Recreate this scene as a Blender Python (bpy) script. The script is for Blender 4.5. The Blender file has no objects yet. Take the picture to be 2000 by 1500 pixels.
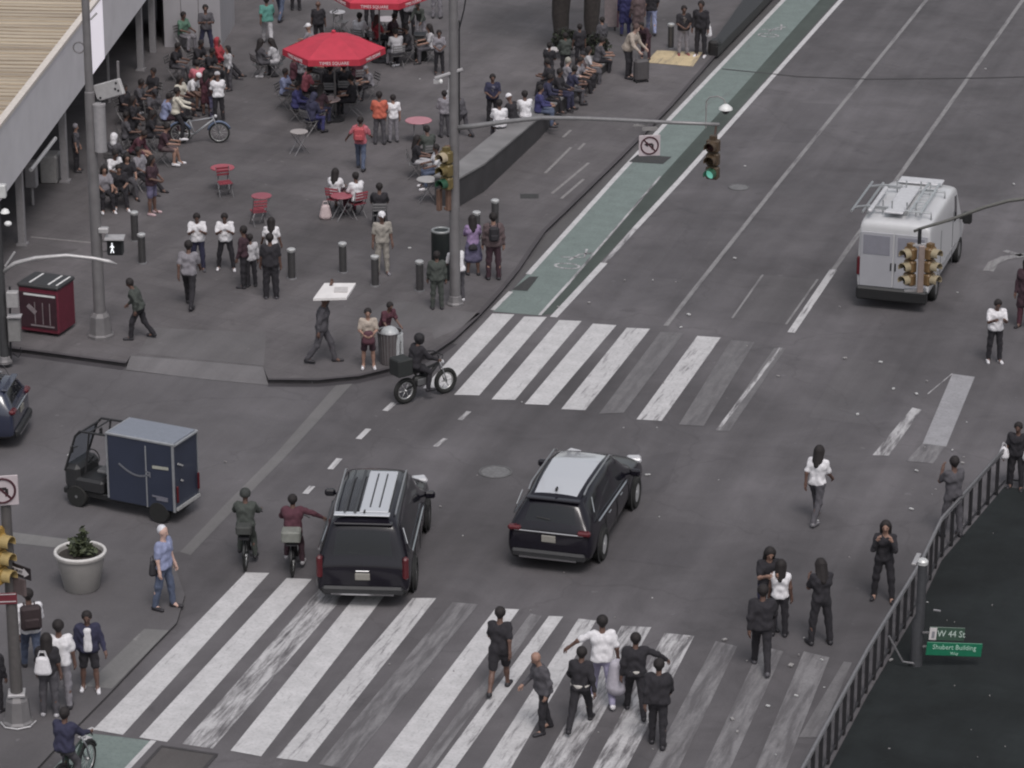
import bpy, bmesh, math, random
import numpy as np
from mathutils import Vector, Matrix
random.seed(4); rng = np.random.default_rng(4)
D = bpy.data; SC = bpy.context.scene; COL = SC.collection
PI = math.pi; rad = math.radians
# ---------------------------------------------------------------- camera (solved from the street grid; world Y runs up the avenue)
FPX, CAMH, PITCH, YAW = 6500.0, 29.7, 20.7, 17.56
p_, s_ = rad(PITCH), rad(YAW)
FH = np.array([-math.sin(s_), math.cos(s_), 0.0]); RT = np.array([math.cos(s_), math.sin(s_), 0.0]); UZ = np.array([0, 0, 1.0])
FW = math.cos(p_) * FH - math.sin(p_) * UZ; UP = math.sin(p_) * FH + math.cos(p_) * UZ
CAM = np.array([0, 0, CAMH])
def G(x, y, z=0.0):
    d = FW * FPX + RT * (x - 1000) + UP * (750 - y); t = (z - CAMH) / d[2]
    return CAM + d * t
def PXY(P):
    v = np.asarray(P, float) - CAM; k = v @ FW
    return 1000 + FPX * (v @ RT) / k, 750 - FPX * (v @ UP) / k
def ZAT(g, py):
    lo, hi = -1.0, 16.0
    for _ in range(40):
        m = (lo + hi) / 2
        if PXY((g[0], g[1], m))[1] > py: lo = m
        else: hi = m
    return lo
def VP(gx, gy, py, z0=0.0):
    g = G(gx, gy, z0); return (g[0], g[1], ZAT(g, py))
cd = D.cameras.new('camera'); cam = D.objects.new('camera', cd); COL.objects.link(cam)
cd.sensor_width = 36; cd.lens = FPX / 2000 * 36; cd.clip_end = 3000; cd.clip_start = 1
cam.location = CAM; cam.rotation_euler = (rad(90 - PITCH), 0, s_); SC.camera = cam
# ---------------------------------------------------------------- light
W = D.worlds.new('World'); SC.world = W; W.use_nodes = True
nt = W.node_tree; bg = nt.nodes['Background']
sky = nt.nodes.new('ShaderNodeTexSky'); sky.sky_type = 'NISHITA'; sky.sun_disc = False
SUN_EL, SUN_AZ = rad(58), rad(150)
sky.sun_elevation = SUN_EL; sky.sun_rotation = SUN_AZ; sky.dust_density = 4; sky.air_density = 1.2
hs = nt.nodes.new('ShaderNodeHueSaturation'); hs.inputs['Saturation'].default_value = .30
nt.links.new(sky.outputs[0], hs.inputs['Color']); nt.links.new(hs.outputs[0], bg.inputs[0]); bg.inputs[1].default_value = .11
sl = D.lights.new('sun', 'SUN'); sun = D.objects.new('sun', sl); COL.objects.link(sun)
sl.energy = 1.15; sl.angle = rad(20); sl.color = (1, .95, .93)
sdir = Vector((math.sin(SUN_AZ) * math.cos(SUN_EL), math.cos(SUN_AZ) * math.cos(SUN_EL), math.sin(SUN_EL)))
sun.rotation_euler = sdir.to_track_quat('Z', 'Y').to_euler()
SC.cycles.filter_width = 2.1
SC.view_settings.view_transform = 'Standard'; SC.view_settings.look = 'None'; SC.view_settings.exposure = 0.29; SC.view_settings.gamma = 1
# ---------------------------------------------------------------- materials
def lin(h):
    if isinstance(h, (tuple, list)): return tuple(h[:3])
    h = h.lstrip('#'); r = []
    for i in (0, 2, 4):
        c = int(h[i:i + 2], 16) / 255; r.append(c / 12.92 if c < .04045 else ((c + .055) / 1.055) ** 2.4)
    return tuple(r)
MC = {}
def mat(name, col, rough=.7, metal=0.0, var=.12, scale=9.0, bump=0.0, coat=0.0, spec=None, emit=0.0):
    key = (name, str(col), rough, metal, var, scale, bump, coat, emit)
    if key in MC: return MC[key]
    m = D.materials.new(name); m.use_nodes = True; t = m.node_tree; b = t.nodes['Principled BSDF']; c = lin(col)
    b.inputs['Roughness'].default_value = rough; b.inputs['Metallic'].default_value = metal
    if coat: b.inputs['Coat Weight'].default_value = coat; b.inputs['Coat Roughness'].default_value = .04
    if spec is not None: b.inputs['Specular IOR Level'].default_value = spec
    if emit: b.inputs['Emission Color'].default_value = (*c, 1); b.inputs['Emission Strength'].default_value = emit
    b.inputs['Base Color'].default_value = (*c, 1)
    if var or bump:
        tc = t.nodes.new('ShaderNodeTexCoord'); n = t.nodes.new('ShaderNodeTexNoise'); n.inputs['Scale'].default_value = scale; n.inputs['Detail'].default_value = 5
        t.links.new(tc.outputs['Object'], n.inputs['Vector'])
        r = t.nodes.new('ShaderNodeValToRGB'); e = r.color_ramp.elements
        e[0].position = .3; e[1].position = .7
        e[0].color = (*[v * (1 - var) for v in c], 1); e[1].color = (*[min(1, v * (1 + var)) for v in c], 1)
        t.links.new(n.outputs[0], r.inputs[0]); t.links.new(r.outputs[0], b.inputs['Base Color'])
        if bump:
            bp = t.nodes.new('ShaderNodeBump'); bp.inputs['Strength'].default_value = bump; bp.inputs['Distance'].default_value = .02
            t.links.new(n.outputs[0], bp.inputs['Height']); t.links.new(bp.outputs[0], b.inputs['Normal'])
    MC[key] = m; return m
def ramp(t, src, stops):
    r = t.nodes.new('ShaderNodeValToRGB'); e = r.color_ramp.elements
    while len(e) < len(stops): e.new(.5)
    for k, (pos, c) in enumerate(stops):
        e[k].position = pos; e[k].color = (*c, 1) if isinstance(c, (tuple, list)) else (c, c, c, 1)
    t.links.new(src, r.inputs[0]); return r.outputs[0]
def noise(t, vec, scale, detail=6, rough=.6, dist=0.0):
    n = t.nodes.new('ShaderNodeTexNoise'); n.inputs['Scale'].default_value = scale; n.inputs['Detail'].default_value = detail
    n.inputs['Roughness'].default_value = rough; n.inputs['Distortion'].default_value = dist
    t.links.new(vec, n.inputs['Vector']); return n.outputs[0]
def mixc(t, fac, a, b, mode='MIX'):
    m = t.nodes.new('ShaderNodeMix'); m.data_type = 'RGBA'; m.blend_type = mode
    for s, v in ((0, fac), (6, a), (7, b)):
        if isinstance(v, (int, float)): m.inputs[s].default_value = v
        elif isinstance(v, tuple): m.inputs[s].default_value = (*v, 1)
        else: t.links.new(v, m.inputs[s])
    return m.outputs[2]
def mapped(t, scale=(1, 1, 1), rot=0.0):
    tc = t.nodes.new('ShaderNodeTexCoord'); mp = t.nodes.new('ShaderNodeMapping'); mp.inputs['Scale'].default_value = scale; mp.inputs['Rotation'].default_value = (0, 0, rot)
    t.links.new(tc.outputs['Object'], mp.inputs['Vector']); return mp.outputs[0]
def ground_mat(name, base, blot=.16, streak=.12, warm=.0, rot=0.0, rough=.85, stains=.35, cracks=True, joints=False):
    m = D.materials.new(name); m.use_nodes = True; t = m.node_tree; b = t.nodes['Principled BSDF']; c = lin(base)
    v = mapped(t); vs = mapped(t, (1.6, .09, 1), rot); vl = mapped(t, (.62, .022, 1), rot)
    col = mixc(t, 1.0, c, ramp(t, noise(t, v, .11, 4, .55), [(.3, 1 - blot * 1.1), (.7, 1 + blot * 1.1)]), 'MULTIPLY')
    col = mixc(t, 1.0, col, ramp(t, noise(t, v, .55, 6, .65, .6), [(.3, 1 - blot * .8), (.72, 1 + blot * .7)]), 'MULTIPLY')
    col = mixc(t, 1.0, col, ramp(t, noise(t, vs, .9, 5, .6), [(.3, 1 - streak), (.7, 1 + streak)]), 'MULTIPLY')
    col = mixc(t, 1.0, col, ramp(t, noise(t, v, 22, 3, .7), [(.3, .93), (.7, 1.07)]), 'MULTIPLY')
    col = mixc(t, 1.0, col, ramp(t, noise(t, vl, 1.0, 3, .5), [(.32, 1 - streak), (.68, 1 + streak)]), 'MULTIPLY')
    if joints:
        br = t.nodes.new('ShaderNodeTexBrick'); br.inputs['Scale'].default_value = 1.0; br.inputs['Brick Width'].default_value = .95; br.inputs['Row Height'].default_value = .62; br.inputs['Mortar Size'].default_value = .012; br.inputs['Color1'].default_value = (1, 1, 1, 1); br.inputs['Color2'].default_value = (.93, .93, .94, 1); br.inputs['Mortar'].default_value = (.8, .8, .8, 1); t.links.new(mapped(t, (1, 1, 1), .23), br.inputs['Vector']); col = mixc(t, 1.0, col, br.outputs['Color'], 'MULTIPLY')
    st = ramp(t, noise(t, v, 1.1, 3, .5, .3), [(.66, 0.0), (.74, stains)])
    col = mixc(t, st, col, tuple(x * .55 for x in c))
    sp = ramp(t, noise(t, v, 3.1, 2, .5), [(.72, 0.0), (.78, .5)])
    col = mixc(t, sp, col, tuple(min(1, x * 1.7) for x in c))
    if cracks:
        vo = t.nodes.new('ShaderNodeTexVoronoi'); vo.feature = 'DISTANCE_TO_EDGE'; vo.inputs['Scale'].default_value = .16
        wv = t.nodes.new('ShaderNodeVectorMath'); wv.operation = 'MULTIPLY_ADD'
        nn = t.nodes.new('ShaderNodeTexNoise'); nn.inputs['Scale'].default_value = .6; nn.inputs['Detail'].default_value = 6
        t.links.new(v, nn.inputs['Vector']); t.links.new(nn.outputs['Color'], wv.inputs[0]); wv.inputs[1].default_value = (2.2, 2.2, 0); t.links.new(v, wv.inputs[2])
        t.links.new(wv.outputs[0], vo.inputs['Vector'])
        cr = ramp(t, vo.outputs['Distance'], [(.0, .28), (.006, .0)])
        col = mixc(t, cr, col, tuple(x * .5 for x in c))
    t.links.new(col, b.inputs['Base Color'])
    rr = ramp(t, noise(t, v, .8, 4), [(.3, rough - .12), (.7, rough + .06)]); t.links.new(rr, b.inputs['Roughness']); b.inputs['Specular IOR Level'].default_value = .3
    bp = t.nodes.new('ShaderNodeBump'); bp.inputs['Strength'].default_value = .25; bp.inputs['Distance'].default_value = .01
    t.links.new(noise(t, v, 45, 3), bp.inputs['Height']); t.links.new(bp.outputs[0], b.inputs['Normal'])
    return m
def paint_mat(name, paint, under, wear, scale=3.0):
    """road paint worn down to the asphalt; wear 0..1"""
    m = D.materials.new(name); m.use_nodes = True; t = m.node_tree; b = t.nodes['Principled BSDF']; pc, uc = lin(paint), lin(under)
    v = mapped(t); vs = mapped(t, (2.6, .30, 1))
    pcol = mixc(t, 1.0, pc, ramp(t, noise(t, v, 2.0, 6, .7), [(.25, .78), (.75, 1.14)]), 'MULTIPLY')
    pcol = mixc(t, ramp(t, noise(t, v, 14, 4, .7), [(.5, 0.0), (.66, .5)]), pcol, tuple(x * .55 for x in pc))
    n = noise(t, vs, scale, 8, .68, .25)
    lo = .25 + .5 * wear
    fac = ramp(t, n, [(max(0, lo - .09), 1.0), (min(1, lo + .09), 0.0)])
    col = mixc(t, fac, pcol, uc)
    t.links.new(col, b.inputs['Base Color']); b.inputs['Roughness'].default_value = .75
    return m
def glass_mat(name='dark_window_glass', col=(.012, .013, .016), rough=.04):
    k = ('glass', name)
    if k not in MC:
        m = D.materials.new(name); m.use_nodes = True; b = m.node_tree.nodes['Principled BSDF']
        b.inputs['Base Color'].default_value = (*col, 1); b.inputs['Roughness'].default_value = rough; b.inputs['Specular IOR Level'].default_value = .4
        MC[k] = m
    return MC[k]
# ---------------------------------------------------------------- objects and meshes
def tag(o, label=None, cat=None, group=None, kind=None):
    if label: o['label'] = label
    if cat: o['category'] = cat
    if group: o['group'] = group
    if kind: o['kind'] = kind
    return o
def thing(name, label, cat, loc=(0, 0, 0), rz=0.0, group=None):
    o = D.objects.new(name, None); COL.objects.link(o); o.location = loc; o.rotation_euler = (0, 0, rz); o.empty_display_size = .3
    return tag(o, label, cat, group)
def dup(root, loc, rz=0.0, label=None, group=None):
    def cp(o, par):
        c = o.copy(); COL.objects.link(c); c.parent = par
        for ch in KIDS.get(o.name, []): cp(ch, c)
        return c
    r = cp(root, None); r.location = loc; r.rotation_euler = (0, 0, rz)
    if label: r['label'] = label
    if group: r['group'] = group
    return r
KIDS = {}
def link(o, parent):
    COL.objects.link(o)
    if parent is not None: o.parent = parent; KIDS.setdefault(parent.name, []).append(o)
    return o
class MB:
    def __init__(s): s.v = []; s.f = []; s.m = []
    def add(s, vs, fs, m=0):
        n = len(s.v); s.v.extend([tuple(float(q) for q in v) for v in vs]); s.f.extend([tuple(i + n for i in f) for f in fs]); s.m.extend([m] * len(fs)); return s
    def box(s, c, d, rz=0.0, m=0, tilt=None, bev=0.0):
        x, y, z = d[0] / 2, d[1] / 2, d[2] / 2
        R = Matrix.Rotation(rz, 3, 'Z')
        if tilt: R = R @ Matrix.Rotation(tilt[1], 3, tilt[0])
        if not bev:
            vs = [(i * x, j * y, k * z) for i in (-1, 1) for j in (-1, 1) for k in (-1, 1)]
            fs = [(0, 1, 3, 2), (4, 6, 7, 5), (0, 4, 5, 1), (2, 3, 7, 6), (0, 2, 6, 4), (1, 5, 7, 3)]
        else:
            b = min(bev, x * .98, y * .98, z * .98); vs = []; fs = []
            for i in (-1, 1):
                for j in (-1, 1):
                    for k in (-1, 1):
                        vs += [(i * x, j * (y - b), k * (z - b)), (i * (x - b), j * y, k * (z - b)), (i * (x - b), j * (y - b), k * z)]
            bm = bmesh.new(); [bm.verts.new(q) for q in vs]; h = bmesh.ops.convex_hull(bm, input=bm.verts); bm.verts.index_update()
            bm.normal_update(); vs = [q.co.copy() for q in bm.verts]; fs = [tuple(w.index for w in f.verts) for f in bm.faces]; bm.free()
        cc = Vector(c)
        return s.add([R @ Vector(v) + cc for v in vs], fs, m)
    def tube(s, pts, r, n=8, m=0, cap=True):
        pts = [Vector(q) for q in pts]; rs = r if isinstance(r, (list, tuple)) else [r] * len(pts); vs = []; fs = []; ref = None
        for i, q in enumerate(pts):
            t = (pts[min(i + 1, len(pts) - 1)] - pts[max(i - 1, 0)]).normalized()
            if ref is None: ref = Vector((0, 0, 1)) if abs(t.z) < .9 else Vector((1, 0, 0))
            a = (ref - t * ref.dot(t)).normalized(); ref = a; b = t.cross(a)
            vs += [q + (a * math.cos(2 * PI * k / n) + b * math.sin(2 * PI * k / n)) * rs[i] for k in range(n)]
        for i in range(len(pts) - 1):
            fs += [(i * n + k, i * n + (k + 1) % n, (i + 1) * n + (k + 1) % n, (i + 1) * n + k) for k in range(n)]
        if cap: fs += [tuple(range(n))[::-1], tuple((len(pts) - 1) * n + k for k in range(n))]
        return s.add(vs, fs, m)
    def lathe(s, prof, n=20, c=(0, 0, 0), m=0, R=None):
        vs = []; fs = []; k = len(prof)
        for a in range(n):
            ca, sa = math.cos(2 * PI * a / n), math.sin(2 * PI * a / n); vs += [Vector((r * ca, r * sa, z)) for r, z in prof]
        for a in range(n):
            b = (a + 1) % n; fs += [(a * k + i, b * k + i, b * k + i + 1, a * k + i + 1) for i in range(k - 1)]
        if prof[0][0] > 1e-6 and prof[-1][0] > 1e-6: fs.append(tuple(a * k for a in range(n))[::-1])
        if prof[-1][0] > 1e-6 and prof[0][0] > 1e-6: fs.append(tuple(a * k + k - 1 for a in range(n)))
        if R is not None: vs = [R @ v for v in vs]
        cc = Vector(c); return s.add([v + cc for v in vs], fs, m)
    def prism(s, poly, z0, z1, m=0, mside=None):
        n = len(poly); ar = sum(poly[i][0] * poly[(i + 1) % n][1] - poly[(i + 1) % n][0] * poly[i][1] for i in range(n))
        if ar < 0: poly = poly[::-1]
        s.add([(q[0], q[1], z1) for q in poly], [tuple(range(n))], m)
        vs = [(q[0], q[1], z0) for q in poly] + [(q[0], q[1], z1) for q in poly]
        s.add(vs, [(i, (i + 1) % n, n + (i + 1) % n, n + i) for i in range(n)], m if mside is None else mside); return s
    def poly(s, pts, m=0): return s.add(pts, [tuple(range(len(pts)))], m)
    def ell(s, c, r, n=10, m=0, R=None):
        vs = []; fs = []; h = n // 2
        for i in range(h + 1):
            for k in range(n):
                th = PI * i / h; ph = 2 * PI * k / n; q = Vector((r[0] * math.sin(th) * math.cos(ph), r[1] * math.sin(th) * math.sin(ph), r[2] * math.cos(th)))
                vs.append((R @ q if R is not None else q) + Vector(c))
        for i in range(h): fs += [(i * n + k, (i + 1) * n + k, (i + 1) * n + (k + 1) % n, i * n + (k + 1) % n) for k in range(n)]
        return s.add(vs, fs, m)
    def torus(s, c, R_, r, n=24, k=8, m=0, Q=None):
        vs = []; fs = []
        for i in range(n):
            a = 2 * PI * i / n
            for j in range(k):
                b = 2 * PI * j / k; q = Vector(((R_ + r * math.cos(b)) * math.cos(a), (R_ + r * math.cos(b)) * math.sin(a), r * math.sin(b)))
                vs.append((Q @ q if Q is not None else q) + Vector(c))
        for i in range(n):
            for j in range(k): fs.append((i * k + j, ((i + 1) % n) * k + j, ((i + 1) % n) * k + (j + 1) % k, i * k + (j + 1) % k))
        return s.add(vs, fs, m)
    def build(s, name, mats, parent=None, smooth=False, angle=None, loc=None):
        me = D.meshes.new(name); me.from_pydata(s.v, [], s.f)
        mats = mats if isinstance(mats, (list, tuple)) else [mats]
        for q in mats: me.materials.append(q)
        me.polygons.foreach_set('material_index', s.m)
        if smooth: me.polygons.foreach_set('use_smooth', [True] * len(s.f))
        me.update()
        if smooth and angle: me.set_sharp_from_angle(angle=rad(angle))
        o = D.objects.new(name, me)
        if loc is not None: o.location = loc
        return link(o, parent)
def struct(name, mb, m, **k): return tag(mb.build(name, m, **k), kind='structure')
XZ = Matrix.Rotation(PI / 2, 3, 'X')      # disc axis z -> y
YZ = Matrix.Rotation(PI / 2, 3, 'Y')      # disc axis z -> x
def textmesh(s, size, depth=.004):
    cu = D.curves.new('t', 'FONT'); cu.body = s; cu.size = size; cu.extrude = depth; cu.align_x = 'CENTER'; cu.align_y = 'CENTER'; cu.resolution_u = 2
    o = D.objects.new('t', cu); COL.objects.link(o); bpy.context.view_layer.update()
    me = D.meshes.new_from_object(o.evaluated_get(bpy.context.evaluated_depsgraph_get())); D.objects.remove(o); D.curves.remove(cu)
    return me
def lettering(s, size, m, parent, loc, rot, wx=1.0, name='lettering'):
    me = textmesh(s, size); me.materials.clear(); me.materials.append(m); me.name = name
    o = D.objects.new(name, me); o.location = loc; o.rotation_euler = rot; o.scale = (wx, 1, 1); return link(o, parent)
# common materials
steel = mat('galvanised_steel', '#8a898c', .45, .6, .1); darksteel = mat('dark_metal', '#2b2b2e', .5, .3, .1); black = mat('black_plastic', (.012, .012, .013), .5, 0, .1)
chrome = mat('chrome_trim', (.55, .55, .56), .18, 1, 0); rubber = mat('tyre_rubber', (.012, .012, .012), .85, 0, .15); white = mat('white_paint', (.62, .62, .62), .5, 0, .06)
grey_metal = mat('grey_painted_metal', '#77757a', .55, .1, .1); yellow = mat('signal_yellow', (.27, .165, .04), .45, 0, .1); sgreen = mat('signal_green_housing', (.02, .07, .04), .5, 0, .1)
poleM = mat('weathered_pole_paint', (.155, .148, .153), .6, .2, .14, 3.0)
# ---------------------------------------------------------------- people: one smooth surface grown round a posed skeleton
VOX = .021
def nets(f, org, h):
    s = f < 0; nx, ny, nz = f.shape
    c = np.zeros((nx - 1, ny - 1, nz - 1), np.int8)
    for i in (0, 1):
        for j in (0, 1):
            for k in (0, 1): c += s[i:nx - 1 + i, j:ny - 1 + j, k:nz - 1 + k]
    act = (c > 0) & (c < 8); ids = np.full(c.shape, -1, np.int64); I, J, K = np.nonzero(act); ids[I, J, K] = np.arange(len(I))
    acc = np.zeros((len(I), 3)); cnt = np.zeros(len(I)); base = np.stack([I, J, K], 1)
    for ax in range(3):
        o1, o2 = [q for q in range(3) if q != ax]
        for a in (0, 1):
            for b in (0, 1):
                off = np.zeros(3, int); off[o1] = a; off[o2] = b; A = base + off; B = A.copy(); B[:, ax] += 1
                fa = f[A[:, 0], A[:, 1], A[:, 2]]; fb = f[B[:, 0], B[:, 1], B[:, 2]]; x = (fa < 0) != (fb < 0)
                t = np.where(x, fa / np.where(fa == fb, 1, fa - fb), 0); q = A.astype(float); q[:, ax] += t
                acc += q * x[:, None]; cnt += x
    V = acc / np.maximum(cnt, 1)[:, None] * h + org; F = []
    for ax in range(3):
        o1, o2 = (ax + 1) % 3, (ax + 2) % 3
        sl = [slice(1, -1)] * 3; sl[ax] = slice(0, -1); sl2 = list(sl); sl2[ax] = slice(1, None)
        a = s[tuple(sl)]; b = s[tuple(sl2)]; x = np.argwhere(a != b)
        if len(x) == 0: continue
        inside = a[x[:, 0], x[:, 1], x[:, 2]]; P = x.copy()
        for q in range(3):
            if q != ax: P[:, q] += 1
        def cell(d1, d2):
            Q = P.copy(); Q[:, o1] -= d1; Q[:, o2] -= d2; return ids[Q[:, 0], Q[:, 1], Q[:, 2]]
        q = np.stack([cell(1, 1), cell(0, 1), cell(0, 0), cell(1, 0)], 1); q[~inside] = q[~inside][:, ::-1]; F.append(q)
    F = np.concatenate(F); return V, F[(F >= 0).all(1)]
class SDF:
    def __init__(s): s.p = []; s.cut = []
    def cap(s, a, b, ra, rb=None, k=.035): s.p.append((np.array(a, float), np.array(b, float), ra, ra if rb is None else rb, k)); return s
    def mesh(s, h=VOX):
        lo = np.min([np.minimum(a, b) - max(r1, r2) for a, b, r1, r2, k in s.p], 0) - 3 * h; hi = np.max([np.maximum(a, b) + max(r1, r2) for a, b, r1, r2, k in s.p], 0) + 3 * h
        n = np.ceil((hi - lo) / h).astype(int) + 1; f = np.full(n, .15, np.float32); ax = [lo[i] + h * np.arange(n[i]) for i in range(3)]
        for a, b, ra, rb, k in s.p:
            r = max(ra, rb) + k + 2.5 * h; i0 = np.maximum(np.floor((np.minimum(a, b) - r - lo) / h).astype(int), 0); i1 = np.minimum(np.ceil((np.maximum(a, b) + r - lo) / h).astype(int) + 1, n)
            X, Y, Z = np.meshgrid(*[ax[i][i0[i]:i1[i]] for i in range(3)], indexing='ij', sparse=True)
            ba = b - a; L = max(ba @ ba, 1e-9); t = np.clip(((X - a[0]) * ba[0] + (Y - a[1]) * ba[1] + (Z - a[2]) * ba[2]) / L, 0, 1)
            d = np.sqrt((X - a[0] - t * ba[0]) ** 2 + (Y - a[1] - t * ba[1]) ** 2 + (Z - a[2] - t * ba[2]) ** 2) - (ra + (rb - ra) * t)
            S = f[i0[0]:i1[0], i0[1]:i1[1], i0[2]:i1[2]]; hh = np.maximum(k - np.abs(S - d), 0) / k; S[...] = np.minimum(S, d) - hh * hh * k * .25
        X, Y, Z = np.meshgrid(*ax, indexing='ij', sparse=True)
        for nrm, dd in s.cut: f = np.maximum(f, nrm[0] * X + nrm[1] * Y + nrm[2] * Z - dd)
        return nets(f, lo, h)
def meshobj(name, V, F, m, parent, extra=None):
    me = D.meshes.new(name); nv, nf = len(V), len(F); ev, ef, em = (extra.v, extra.f, extra.m) if extra else ([], [], [])
    me.from_pydata([tuple(v) for v in V.tolist()] + ev, [], [tuple(q) for q in F.tolist()] + [tuple(i + nv for i in q) for q in ef])
    for q in (m if isinstance(m, list) else [m]): me.materials.append(q)
    me.polygons.foreach_set('use_smooth', [True] * (nf + len(ef)))
    if ef: me.polygons.foreach_set('material_index', [0] * nf + em)
    me.update(); return link(D.objects.new(name, me), parent)
POSE = dict(
    stand=dict(lean=2, L=(2, 3, 4), R=(0, 2, 4), LA=(6, 9, 14, .05), RA=(2, 9, 12, .05), hp=5),
    apart=dict(lean=0, L=(4, 3, 10), R=(-2, 3, 11), LA=(20, 10, 85, .7), RA=(22, 10, 85, .7), hp=5),
    walk=dict(lean=6, L=(26, 14, 2), R=(-14, 22, 2), LA=(-20, 8, 22, .1), RA=(24, 8, 32, .2), hp=8),
    walk2=dict(lean=8, R=(22, 10, 2), L=(-16, 18, 2), RA=(-18, 9, 20, .1), LA=(22, 8, 28, .2), hp=8),
    stride=dict(lean=10, R=(34, 18, 4), L=(-22, 26, 4), RA=(-22, 16, 25, .1), LA=(26, 14, 35, .2), hp=6),
    phone=dict(lean=4, L=(3, 4, 5), R=(-2, 3, 5), LA=(28, 8, 95, .5), RA=(30, 8, 92, .5), hp=28),
    face=dict(lean=2, L=(5, 4, 8), R=(-2, 3, 7), LA=(40, 10, 128, .5), RA=(42, 10, 122, .5), hp=6),
    front=dict(lean=2, L=(2, 3, 5), R=(0, 2, 5), LA=(16, 10, 55, .8), RA=(16, 10, 55, .8), hp=10),
    hunch=dict(lean=18, L=(24, 18, 3), R=(-12, 24, 3), LA=(-12, 12, 40, .2), RA=(20, 12, 45, .3), hp=20),
    sit=dict(lean=4, L=(82, 80, 7), R=(84, 86, 7), LA=(26, 8, 55, .3), RA=(28, 8, 60, .3), hp=12),
    sit2=dict(lean=14, L=(80, 70, 9), R=(86, 92, 6), LA=(34, 8, 70, .45), RA=(38, 8, 60, .35), hp=22),
    sitleg=dict(lean=-6, L=(68, 26, 6), R=(62, 18, 9), LA=(22, 10, 50, .3), RA=(18, 10, 45, .3), hp=8),
    sitlean=dict(lean=34, L=(82, 84, 9), R=(86, 90, 9), LA=(40, 8, 40, .3), RA=(44, 8, 45, .3), hp=30),
    bend=dict(lean=42, L=(4, 6, 5), R=(8, 10, 5), LA=(48, 10, 20, .1), RA=(30, 12, 30, .1), hp=10),
    lean=dict(lean=24, L=(2, 4, 5), R=(10, 14, 5), LA=(38, 10, 35, .1), RA=(44, 8, 30, .1), hp=14),
    ride=dict(lean=16, L=(66, 76, 9), R=(62, 72, 9), LA=(52, 14, 30, .1), RA=(52, 14, 30, .1), hp=4),
    rideup=dict(lean=8, L=(50, 60, 8), R=(30, 38, 8), LA=(50, 14, 30, .1), RA=(48, 14, 34, .1), hp=2),
    ridepoint=dict(lean=12, L=(52, 62, 8), R=(34, 44, 8), LA=(50, 14, 30, .1), RA=(34, 66, 18, -.1), hp=0),
    bag=dict(lean=3, L=(3, 3, 5), R=(-3, 4, 5), LA=(4, 16, 30, .0), RA=(4, 12, 15, .0), hp=12),
    reach=dict(lean=8, L=(24, 12, 4), R=(-16, 20, 5), LA=(18, 62, 16, .0), RA=(-6, 14, 24, .1), hp=6),
    hold=dict(lean=4, L=(18, 10, 3), R=(-12, 16, 3), LA=(8, 34, 30, .0), RA=(20, 20, 50, .3), hp=4),
    cross=dict(lean=-2, L=(3, 3, 7), R=(0, 3, 8), LA=(24, 12, 92, 1.0), RA=(28, 12, 96, 1.0), hp=5),
)
SKIN = {1: '#b3958a', 2: '#8d6f62', 3: '#5e473f'}
C = dict(W='#c9c7cb', LG='#a3a1a5', G='#77747a', DG='#48464b', K='#242227', NV='#2b2b40', BL='#3b4468', LB='#7d83a0', MR='#4a2a34', DM='#38262e', RD='#8a3038', OR='#a85848', PK='#a8606a', PU='#8a7698', LP='#a593ad', TN='#9a8f86', CR='#b8b3a8', GN='#4f6a5c', JN='#4a5266', TE='#4d7c74', LV='#8f8ba3', BR='#55484a', GG='#3c403d', KH='#8b8680', IN='#34345c', SH='#5c5870')
def fab(c): return mat('fabric', C.get(c, c), .92, 0, .16, 14, .25)
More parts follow.
